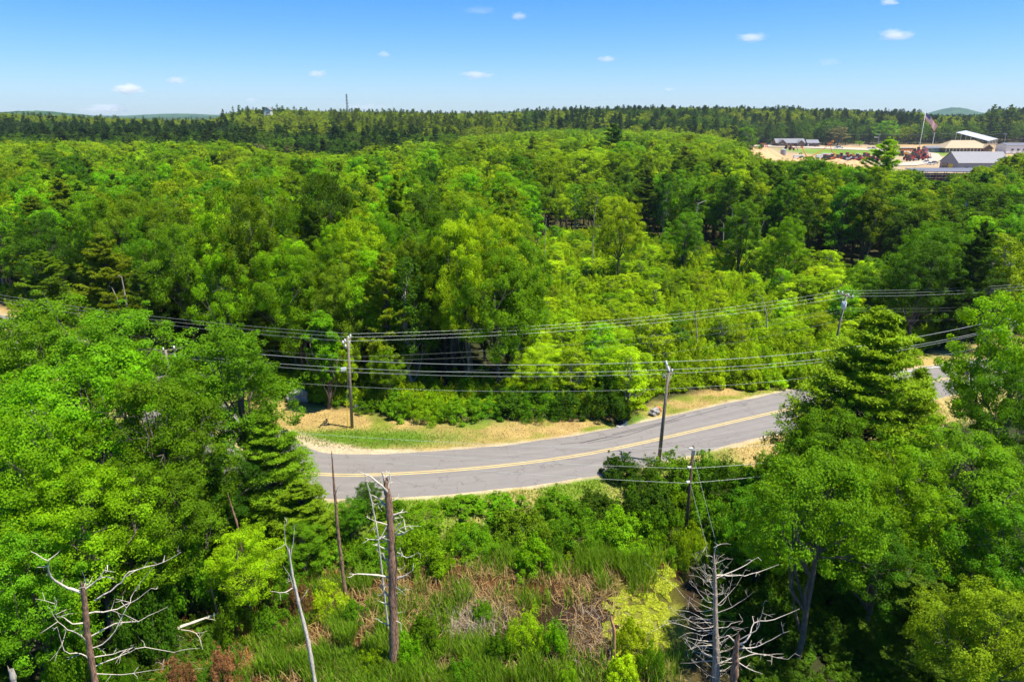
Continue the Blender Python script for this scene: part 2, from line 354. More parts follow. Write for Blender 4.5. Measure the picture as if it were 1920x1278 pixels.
# thin cracks
vo = n.new('ShaderNodeTexVoronoi'); vo.feature = 'DISTANCE_TO_EDGE'; vo.inputs['Scale'].default_value = .22
nw = n.new('ShaderNodeTexNoise'); nw.inputs['Scale'].default_value = .5; nw.inputs['Detail'].default_value = 4; l.new(cx_.outputs[0], nw.inputs['Vector'])
vm = n.new('ShaderNodeVectorMath'); vm.operation = 'MULTIPLY_ADD'; vm.inputs[1].default_value = (7, 5, 0); l.new(nw.outputs['Color'], vm.inputs[0]); l.new(cx_.outputs[0], vm.inputs[2]); l.new(vm.outputs[0], vo.inputs['Vector'])
cm = n.new('ShaderNodeMapRange'); cm.inputs['From Min'].default_value = .004; cm.inputs['From Max'].default_value = .014; cm.inputs['To Min'].default_value = .74; cm.inputs['To Max'].default_value = 1; l.new(vo.outputs['Distance'], cm.inputs['Value'])
hv = n.new('ShaderNodeHueSaturation'); l.new(cr.outputs[0], hv.inputs['Color']); l.new(cm.outputs[0], hv.inputs['Value']); l.new(hv.outputs[0], p.inputs['Base Color'])
p.inputs['Roughness'].default_value = .8; ASPH = m
V, Q = ribbon(-RHW, RHW, .03, wob=.5, seed=4)
V[np.isclose(V[:, 4], -RHW, atol=.5) | np.isclose(V[:, 4], RHW, atol=.5), 2] = .004
road = link('road', mesh('road', V[:, :3], Q, [ASPH], {'along': V[:, 3], 'across': V[:, 4]})); tag(road, kind='structure')
YEL = plain('road_paint_yellow', (.52, .39, .15), .6, var=.4, scale=1.3); WHT = plain('road_paint_white', (.72, .72, .70), .6, var=.2, scale=2)
for o1 in (-.24, .10):
    V, Q = ribbon(o1, o1 + .15, .034, wob=.02, seed=9)
    link('centre_line', mesh('centre_line', V[:, :3], Q, [YEL]), road)
SR = np.concatenate([[0], np.cumsum(RL)]); s_at = lambda x: float(np.interp(x, ROAD[:, 0], SR))
V, Q = ribbon(3.55, 3.68, .034, s0=s_at(at(1690, 722)[0])); link('edge_line', mesh('edge_line', V[:, :3], Q, [WHT]), road)
SKID = plain('tyre_rubber_on_road', (.075, .070, .072), .8, var=.3, scale=1.2)
rs = np.random.RandomState(5)
for u0, u1, o0, o1 in ((1105, 1330, 2.3, 3.5), (1120, 1300, 1.9, 2.9), (1180, 1420, 2.9, 3.3), (1070, 1180, 2.6, 2.1)):
    s0, s1 = s_at(at(u0, 850)[0]), s_at(at(u1, 800)[0]); V, Q = ribbon(0, .11, .0335, s0=s0, s1=s1)
    f = (V[:, 3] - s0) / (s1 - s0); T = o0 + (o1 - o0) * f ** 1.6 + .1 * np.sin(f * 9 + u0)
    NXY = np.stack([np.interp(V[:, 3], SR, np.gradient(ROAD[:, 1])), -np.interp(V[:, 3], SR, np.gradient(ROAD[:, 0]))], 1); NXY /= np.linalg.norm(NXY, axis=1)[:, None]
    V[:, :2] -= NXY * T[:, None]
    link('skid_mark', mesh('skid_mark', V[:, :3], Q, [SKID]), road)

# ------------------------------------------------------------------ foliage generators
def unit(v): return v / (np.linalg.norm(v, axis=-1, keepdims=True) + 1e-9)
def leaf_quads(P, N, size, asp, g, tdir=None):
    n = len(P); N = unit(N); t = g.normal(size=(n, 3)) if tdir is None else tdir + g.normal(size=(n, 3)) * .45
    T = unit(t - (t * N).sum(1, keepdims=True) * N); B = np.cross(N, T)
    s = size * g.uniform(.6, 1.3, (n, 1)) * .5
    V = np.stack([P - T * s, P + B * s * asp + N * s * .15, P + T * s, P - B * s * asp + N * s * .15], 1).reshape(-1, 3)
    return V, np.arange(4 * n).reshape(-1, 4)
def tuft_leaves(C, O, rt, nper, size, g, flat=.65, asp=.75, spread=.45, clump=None):
    n = len(C); k = nper; C = np.repeat(C, k, 0); O = np.repeat(O, k, 0); rr = np.repeat(rt, k)[:, None]
    D = unit(g.normal(size=(n * k, 3)) + O * .9)
    P = C + D * rr * g.uniform(.55, 1.08, (n * k, 1)) * np.array([1, 1, flat])
    Nn = unit(D * .7 + np.array([0, 0, .45]) + g.normal(size=(n * k, 3)) * spread)
    V, Q = leaf_quads(P, Nn, size, asp, g)
    cl = g.uniform(0, 1, n) if clump is None else clump
    tone = np.clip(np.repeat(cl, k) * .58 + g.uniform(0, 1, n * k) * .42, 0, 1)
    return V, Q, np.repeat(tone, 4)
def crown_mesh(name, parts, mat):
    V = np.vstack([p[0] for p in parts]); b = 0; Q = []
    for p in parts: Q.append(p[1] + b); b += len(p[0])
    T = np.concatenate([p[2] for p in parts])
    return mesh(name, V, np.vstack(Q), [mat], {'tone': T})
def limb(p0, p1, r0, r1, g, n=5, bend=.12):
    p0, p1 = np.array(p0, float), np.array(p1, float); L = np.linalg.norm(p1 - p0); t = np.linspace(0, 1, n)[:, None]
    P = p0 + (p1 - p0) * t + np.sin(np.pi * t) * g.normal(size=3) * L * bend + g.normal(size=(n, 3)) * L * .015 * (t > 0) * (t < 1)
    return P, np.linspace(r0, r1, n)

def broadleaf(seed, h=15, r=4.5, cb=4.0, nl=9, nt=16, per=230, ls=.17, tr=.95, kind='round', bk=None, airy=0):
    g = np.random.RandomState(seed); zc = (cb + h) / 2 ; hc = (h - cb) / 2
    L = []
    for k in range(nl):
        f = (k + .5) / nl; z = 1 - 1.7 * f; a = k * 2.4 + g.uniform(-.4, .4)
        prof = math.sqrt(max(0, 1 - z * z)) if kind == 'round' else (max(.12, (1 - (z + 1) / 2)) ** .7)
        q = np.array([math.cos(a) * prof * r * .62, math.sin(a) * prof * r * .62, zc + z * hc * .68]) + g.normal(size=3) * r * .07
        L.append((q, r * g.uniform(.34, .50)))
    if kind == 'round': L.append((np.array([g.normal() * .3, g.normal() * .3, zc + hc * .55]), r * .42))
    else: L.append((np.array([0, 0, h - r * .3]), r * .28))
    L.append((np.array([0, 0, zc]), r * .55))
    C = []; O = []
    for c, lr in L:
        D = unit(g.normal(size=(nt, 3)) + np.array([0, 0, .35]))
        P = c + D * lr * g.uniform(.85, 1.2, (nt, 1)) * np.array([1, 1, .9])
        C.append(P); O.append(D)
    C = np.vstack(C); O = np.vstack(O)
    keep = np.ones(len(C), bool)
    for c, lr in L:
        keep &= np.linalg.norm(C - c, axis=1) > lr * .62
    C = C[keep]; O = O[keep]; C[:, 2] = np.minimum(C[:, 2], h - tr * .4)
    rt = tr * g.uniform(.6, 1.25, len(C))
    parts = [tuft_leaves(C, O, rt, per, ls, g)]
    # loose sprays outside the outline
    m_ = max(6, len(C) // 3); idx = g.choice(len(C), m_, replace=False)
    parts.append(tuft_leaves(C[idx] + O[idx] * (rt[idx][:, None] * 1.1) + np.array([0, 0, .25]), O[idx], rt[idx] * .55, max(8, per // 4), ls, g))
    crown = crown_mesh('crown', parts, LEAF)
    T = [limb((0, 0, -.3), (g.normal() * .3, g.normal() * .3, zc), .022 * h ** 1 * .9, .010 * h, g, 6, .02), ]
    T.append(limb(T[0][0][-1], (g.normal() * .3, g.normal() * .3, h - r * .4), .012 * h, .03, g, 5, .05))
    for c, lr in L[:-1]:
        f = g.uniform(.35, .95); b = T[0][0][int(f * 5)]; T.append(limb(b, c + np.array([0, 0, -.1]), .008 * h, .035, g, 5, .12))
        for k in range(3):
            e = c + unit(g.normal(size=3) + np.array([0, 0, .4])) * lr * 1.05; T.append(limb(T[-1 - k][0][3], e, .035, .012, g, 4, .1))
    V, Q = tubes(T, 6)
    trunk = mesh('trunk', V, Q, [bk or BARK], smooth=True)
    return crown, trunk, h, r

def pine(seed, h=17, r=5, cb=3, ws=.75, nb=5, per=60, ls=.26, mode='white', tuft=.5, stations=5):
    g = np.random.RandomState(seed); cone = mode == 'cone'; T = [limb((0, 0, -.3), (g.normal() * .25, 0, h - .4), .017 * h, .03, g, 9, .01)]; C = []; O = []; RT = []; CL = []
    z = cb
    while z < h - .4:
        t = (z - cb) / (h - cb)
        env = (1 - t) ** (.62 if mode == 'white' else (.82 if cone else .9)) * (.75 + .25 * min(1, t * 5)) * r
        for k in range(nb):
            a = g.uniform(0, 6.283); Lb = max(.35, env * g.uniform(.62, 1.12)); up = (.12 + .5 * t) if mode in ('white', 'cone') else (-.12 + .5 * t)
            zz = z + g.uniform(-.3, .3); d = np.array([math.cos(a), math.sin(a), up + g.normal() * .06]); side = np.array([-math.sin(a), math.cos(a), 0])
            b = np.array([0, 0, zz]); e = b + d * Lb; e[2] += Lb * .06
            P, rad = limb(b, e, .010 * h * (1 - t * .6) * .5, .012, g, 5, .05); T.append((P, rad)); cl = g.uniform(0, 1)
            for q in np.linspace(.34 if Lb > 1.2 else .5, 1.0, stations if Lb > 1.5 else 3):
                c = P[0] + (P[-1] - P[0]) * q + (P[int(q * 4)] - (P[0] + (P[-1] - P[0]) * int(q * 4) / 4)) * .8
                wdt = Lb * .26 * (1.1 - abs(q - .6) * 1.4)
                for s_ in ((-1, 0, 1) if Lb > 1.5 else (-.5, .5)):
                    C.append(c + side * s_ * wdt * g.uniform(.6, 1.2) + np.array([0, 0, g.uniform(0, .15)]) - d * abs(s_) * wdt * -.35); O.append(d * .5 + np.array([0, 0, .5])); RT.append(tuft * g.uniform(.7, 1.2) * (1 - .35 * t)); CL.append(cl * .6 + g.uniform(0, .4))
        z += ws * g.uniform(.8, 1.2)
    for k in range(5): C.append(np.array([g.normal() * .12, g.normal() * .12, h - .3 * k])); O.append(np.array([0, 0, 1.])); RT.append(tuft * .5); CL.append(.6)
    C = np.array(C); O = np.array(O); RT = np.array(RT); CL = np.array(CL)
    n = len(C); Cr = np.repeat(C, per, 0); D = unit(g.normal(size=(n * per, 3)) + np.repeat(O, per, 0) * .5)
    P = Cr + D * np.repeat(RT, per)[:, None] * g.uniform(.2, 1.0, (n * per, 1)) * np.array([1, 1, .42])
    V, Q = leaf_quads(P, unit(np.array([0, 0, .8]) + g.normal(size=P.shape) * .5), ls, .3, g, tdir=D)
    tone = np.clip(np.repeat(CL, per) * .5 + g.uniform(0, .5, n * per), 0, 1)
    crown = mesh('crown', V, Q, [NEEDLE], {'tone': np.repeat(tone, 4)})
    Vt, Qt = tubes(T, 5); return crown, mesh('trunk', Vt, Qt, [BARK_D], smooth=True), h, r

def shrub(seed, h=2.6, r=2.2, nt=46, per=170, ls=.14, tr=.5, asp=.75, spiky=0, mat=None):
    g = np.random.RandomState(seed); D = unit(g.normal(size=(nt, 3)) * np.array([1, 1, .8]) + np.array([0, 0, .5])); D[:, 2] = np.abs(D[:, 2]) * 1.0
    bump = 1 + .25 * np.sin(D[:, 0] * 5 + seed) * np.cos(D[:, 1] * 4 + seed)
    C = D * np.array([r, r, h * .82]) * (g.uniform(.55, .95, nt) * bump)[:, None] + np.array([0, 0, h * .10])
    rt = tr * g.uniform(.6, 1.3, nt); parts = [tuft_leaves(C, D, rt, per, ls, g, .8, asp)]
    m_ = nt; E = C + np.array([0, 0, 1]) * rt[:, None] * 1.1 + g.normal(size=C.shape) * .2
    parts.append(tuft_leaves(E, D * .3 + np.array([0, 0, 1]), rt * .35, max(6, per // 6), ls, g, 1.6, asp))
    crown = crown_mesh('foliage', parts, mat or LEAF)
    T = []
    for k in range(9):
        c = C[g.randint(nt)]; T.append(limb((g.normal() * .25, g.normal() * .25, -.15), c, .035, .012, g, 4, .1))
    V, Q = tubes(T, 4); return crown, mesh('stem', V, Q, [BARK], smooth=True), h, r

PR = {}
# near (about 40 to 80 m)
for k, s in enumerate((11, 12, 13)): PR['maple_n%d' % k] = broadleaf(s, 15, 5.2, 3.2, 11, 17, 250, .165, .95)
PR['oak_n0'] = broadleaf(21, 15, 4.6, 2.5, 10, 18, 250, .15, .85, 'cone'); PR['oak_n1'] = broadleaf(22, 15, 4.8, 4, 10, 15, 240, .16, 1.05)
PR['vine_n0'] = broadleaf(24, 12, 1.5, .2, 15, 12, 150, .17, .5, 'round')
PR['maple_t0'] = broadleaf(23, 15, 4.6, 7.2, 10, 16, 250, .16, 1.0)
PR['birch_n0'] = broadleaf(31, 12, 3.2, 3.5, 9, 16, 170, .12, .7, 'cone', BARK_P)
PR['pine_n2'] = pine(43, 17, 6.2, .8, .60, 7, 46, .26, 'cone', .72)
PR['pine_n0'] = pine(41, 17, 5.6, 1.6, .62, 6, 46, .27); PR['pine_n1'] = pine(42, 17, 5.0, 2.5, .8, 5, 50, .27)
# middle distance
for k, s in enumerate((51, 52, 53, 54)): PR['maple_m%d' % k] = broadleaf(s, 18, 4.7, 5, 11, 14, 120, .26, .95, 'round')
for k, s in enumerate((55, 56)): PR['oak_m%d' % k] = broadleaf(s, 18, 4.2, 4, 11, 14, 110, .25, .85, 'cone')
for k, s in enumerate((61, 62)): PR['birch_m%d' % k] = broadleaf(s, 9, 2.4, 1.2, 9, 12, 95, .16, .55, 'cone', BARK_P)
for k, s in enumerate((71, 72)): PR['pine_m%d' % k] = pine(s, 20, 4.6, 4, .8, 6, 30, .36, tuft=.55, stations=5)
# far
for k, s in enumerate((81, 82, 83)): PR['maple_f%d' % k] = broadleaf(s, 18, 5.2, 3, 8, 10, 24, .62, 1.1, 'round')
for k, s in enumerate((91, 92, 93)): PR['pine_f%d' % k] = pine(s, 22, 4.4, 3, 1.5, 5, 7, .85, mode=('white', 'spruce', 'white')[k], tuft=.7, stations=3)
for k, s in enumerate((101, 102, 103)): PR['shrub_n%d' % k] = shrub(s)
PR['shrub_n3'] = shrub(104, 2.6, 2.2, 50, 150, .15, .5, .35)
for k, s in enumerate((111, 112)): PR['shrub_m%d' % k] = shrub(s, 3.0, 2.2, 38, 90, .20, .55)

COLS = {  # leaf albedo
 'yellow-green': (.285, .430, .006), 'bright green': (.180, .380, .005), 'mid-green': (.118, .262, .006), 'dark green': (.062, .145, .006), 'olive green': (.185, .285, .008),
 'pine green': (.082, .160, .008), 'pale pine': (.180, .285, .008), 'blue-green': (.030, .085, .024), 'tan': (.26, .24, .09), 'lime green': (.34, .50, .006), 'rust': (.30, .17, .06)}
PLANTS = []
G0 = np.random.RandomState(77)
def plant(kind, proto, x, y, h, r=None, color='mid-green', label=None, group=None, cat='tree', rz=None, auto=None, shade=1.0):
    cm, tm, h0, r0 = PR[proto]; r = r or r0 * h / h0
    rz = G0.uniform(0, 6.28) if rz is None else rz
    root = empty(kind, (x, y, tz(x, y)), rz, (r / r0, r / r0, h / h0))
    c = tuple(v * shade for v in COLS[color])
    names = ('foliage', 'stem') if 'shrub' in proto else ('crown', 'trunk')
    link(names[0], cm, root, color=c); link(names[1], tm, root)
    tag(root, label, cat, group)
    PLANTS.append((root, x, y, h, color, auto)); return root
def plant_px(kind, proto, u, vtop, y, r, color, label=None, cat='tree', rz=None, auto=None, group=None, shade=1.0):
    x, zt = at_y(u, vtop, y); return plant(kind, proto, x, y, zt - tz(x, y), r, color, label, group, cat, rz, auto, shade)

# ------------------------------------------------------------------ the trees this side of the road, one by one: (kind, mesh, u, v of the top, distance, radius, colour, label)
HAND = [
 ('maple_tree', 'maple_n0', 110, 672, 46, 6.3, 'bright green', 'large bright green maple on the left whose sparse grey limbs show through its crown'),
 ('maple_tree', 'maple_n1', 275, 720, 44, 4.3, 'mid-green', 'mid-green maple between the large left maple and the tall glossy oak'),
 ('oak_tree', 'oak_n0', 425, 618, 51, 5.2, 'mid-green', 'tall glossy oak with a pointed top standing against the wires left of the roadside pole'),
 ('maple_tree', 'maple_n2', 60, 572, 60, 6.0, 'mid-green', 'broad maple at the left edge, its top just under the upper wires'),
 ('maple_tree', 'maple_n1', 215, 590, 60, 6.3, 'mid-green', 'wide round maple behind the large left maple, in front of the dark pines'),
 ('maple_tree', 'maple_n0', 345, 690, 57, 3.4, 'mid-green', 'small maple wedged behind the tall glossy oak, beside the end of the heavy wires'),
 ('pine_tree', 'pine_n2', 500, 775, 49.5, 4.2, 'pale pine', 'dark young pine reaching over the left end of the visible road'),
 ('pine_tree', 'pine_n0', 560, 905, 46, 3.2, 'pale pine', 'small yellowish pine below the double yellow line at the left end of the road'),
 ('maple_tree', 'maple_n2', 20, 800, 38, 4.6, 'bright green', 'bright maple filling the left edge at half height of the photo\'s lower part'),
 ('maple_tree', 'maple_n0', 150, 880, 37, 4.2, 'bright green', 'bright maple directly above the crooked dead tree in the lower left'),
 ('maple_tree', 'maple_n1', 300, 890, 40, 3.6, 'mid-green', 'shaded maple up and right of the crooked dead tree'),
 ('maple_tree', 'maple_n2', 30, 1010, 32, 3.6, 'mid-green', 'low dark maple in the bottom left corner behind the crooked dead tree'),
 ('maple_tree', 'oak_n1', 450, 1000, 38.5, 2.5, 'lime green', 'small lime-green maple in sun beside the fallen grey log'),
 ('oak_tree', 'oak_n1', 390, 850, 46, 3.2, 'dark green', 'dark shaded oak under the tall glossy oak'),
 ('oak_tree', 'oak_n0', 565, 985, 43.5, 2.0, 'mid-green', 'slim young oak behind the thin forked dead trunk'),
 ('maple_tree', 'maple_n1', 655, 940, 47.5, 1.6, 'mid-green', 'sapling maple touching the near road edge left of the broken snag'),
 ('maple_tree', 'maple_n2', 690, 905, 49.5, 1.25, 'dark green', 'narrow dark sapling just behind the top of the broken snag'),
 # right
 ('pine_tree', 'pine_n2', 1655, 578, 50, 7.8, 'pale pine', 'tall broad light green white pine that hides the road bend on the right'),
 ('pine_tree', 'pine_n1', 1545, 742, 48.5, 3.4, 'pale pine', 'darker pine leaning over the road from the foot of the tall white pine'),
 ('pine_tree', 'pine_n2', 1728, 690, 50, 4.0, 'pale pine', 'shorter pale pine right behind the tall white pine'),
 ('maple_tree', 'maple_n2', 1925, 562, 56, 5.2, 'bright green', 'dense round maple on the right edge beside the far end of the road'),
 ('maple_tree', 'maple_n0', 1925, 700, 50, 3.6, 'mid-green', 'dark maple under the dense round maple on the right edge'),
 ('maple_tree', 'maple_n1', 1570, 775, 46, 3.7, 'mid-green', 'maple with small bright crown at the foot of the tall white pine'),
 ('maple_tree', 'maple_n0', 1820, 815, 42, 4.9, 'mid-green', 'big spreading maple filling the right edge below the pines'),
 ('maple_tree', 'maple_n2', 1700, 870, 40, 3.4, 'bright green', 'bright maple between the bare grey trunk and the big spreading maple'),
 ('maple_tree', 'maple_t0', 1555, 862, 35.0, 3.6, 'mid-green', 'tall maple on a bare grey trunk right of the white dead tree'),
 ('maple_tree', 'maple_n2', 1440, 915, 42, 2.8, 'mid-green', 'loose young maple between the dark pole and the bare grey trunk'),
 ('maple_tree', 'maple_n0', 1665, 985, 37, 2.8, 'dark green', 'shaded maple deep in the thicket at the lower right'),
 ('maple_tree', 'oak_n1', 1865, 1105, 29, 3.0, 'olive green', 'sunlit yellowish green maple in the bottom right corner'),
 ('pine_tree', 'pine_n1', 1735, 1085, 33.5, 3.0, 'pine green', 'low shaded pine with wide boughs beside the bottom right maple'),
 ('maple_tree', 'maple_n1', 1905, 960, 37, 3.4, 'mid-green', 'mid-green maple at the right edge above the corner maple'),
 # beyond the road, single trees worth naming
 ('maple_tree', 'vine_n0', 597, 560, 71.5, 1.5, 'bright green', 'slender trunk wrapped in bright green vines beside the dark boulder'),
 ('maple_tree', 'maple_n1', 722, 655, 72.5, 2.0, 'bright green', 'small bright maple right of the roadside pole, behind the hedge'),
 ('maple_tree', 'maple_n2', 640, 640, 73.5, 1.9, 'lime green', 'lime sapling between the vine-wrapped trunk and the roadside pole'),
 ('maple_tree', 'maple_n0', 545, 462, 78, 4.6, 'bright green', 'bright clumpy maple at the front of the tall woods above the vine-wrapped trunk'),
 ('maple_tree', 'oak_n1', 700, 470, 79, 4.4, 'bright green', 'tall bright maple in the front row of woods above the roadside pole'),
 ('birch_tree', 'birch_n0', 880, 430, 84, 4.4, 'mid-green', 'fine-leaved grey-green birch with white limbs at the right end of the tall woods'),
 ('maple_tree', 'maple_n2', 460, 340, 84, 5.4, 'olive green', 'tall olive-green maple crowning the front of the woods above the glossy oak'),
 ('maple_tree', 'maple_n1', 600, 330, 90, 5.0, 'dark green', 'dark tall maple at the top of the woods above the roadside pole'),
 ('maple_tree', 'oak_n1', 330, 420, 84, 4.4, 'mid-green', 'mid-green maple between the left pines and the tall olive-green maple'),
 ('pine_tree', 'pine_n0', 185, 445, 86, 5.4, 'pale pine', 'broad layered pine standing out in the left front of the woods'),
 ('pine_tree', 'pine_n1', 255, 500, 82, 3.6, 'pine green', 'slim dark pine close beside the broad layered pine'),
 ('pine_tree', 'pine_n1', 75, 470, 90, 5.0, 'pale pine', 'pale pine nearer the left edge than the broad layered pine'),
 ('pine_tree', 'pine_n0', 740, 330, 96, 4.4, 'pale pine', 'yellowish pine standing above the woods behind the birch'),
 ('pine_tree', 'pine_m0', 1150, 235, 300, 9, 'dark green', 'dark solitary pine rising above the bright canopy before the distant ridge'),
 ('maple_tree', 'maple_m0', 1172, 262, 260, 8, 'mid-green', 'round maple just in front of the dark solitary pine'),
 ('pine_tree', 'pine_n1', 1668, 258, 190, 8.6, 'yellow-green', 'tall yellowish pine rising in front of the yard beside the flagpole'),
 ('pine_tree', 'pine_m0', 1350, 300, 185, 6, 'pine green', 'dark pine at the left end of the trees before the yard'),
 ('pine_tree', 'pine_m1', 1440, 305, 190, 6, 'dark green', 'dark flat-topped pine in front of the sand piles'),
 ('maple_tree', 'maple_m1', 1520, 292, 195, 6.4, 'mid-green', 'round clumpy maple hiding the middle of the yard'),
 ('maple_tree', 'maple_m3', 1600, 318, 190, 6, 'mid-green', 'mid-green maple between the clumpy maple and the yellowish pine'),
 ('birch_tree', 'birch_m1', 1402, 240, 480, 9, 'mid-green', 'grey-green leafy tree at the left corner of the yard'),
 ('maple_tree', 'maple_n2', 1165, 372, 128, 4.4, 'yellow-green', 'pale yellow-green maple spreading over the wet thicket'),
 ('maple_tree', 'maple_n0', 1480, 405, 125, 3.4, 'bright green', 'bright round maple standing alone at the far edge of the wet thicket'),
 ('maple_tree', 'oak_n0', 1400, 378, 133, 4.8, 'mid-green', 'dark-shaded maple next to the bright round maple'),
 ('maple_tree', 'maple_n1', 1290, 400, 140, 4.2, 'mid-green', 'leafy maple beside the white dead poles in the wet thicket'),
 ('pine_tree', 'pine_n0', 1850, 420, 92, 4.4, 'dark green', 'dark pine behind the wires near the right edge'),
 ('maple_tree', 'maple_n1', 1745, 455, 92, 4.6, 'dark green', 'dark maple above the right end of the upper wires'),
 ('maple_tree', 'maple_n2', 1640, 490, 100, 4.0, 'mid-green', 'mid-green maple above the pole with the transformer can'),
]
for kd, pr, u, v, y, r, c, lb in HAND:
    plant_px(kd, pr, u, v, y, r, c, lb)

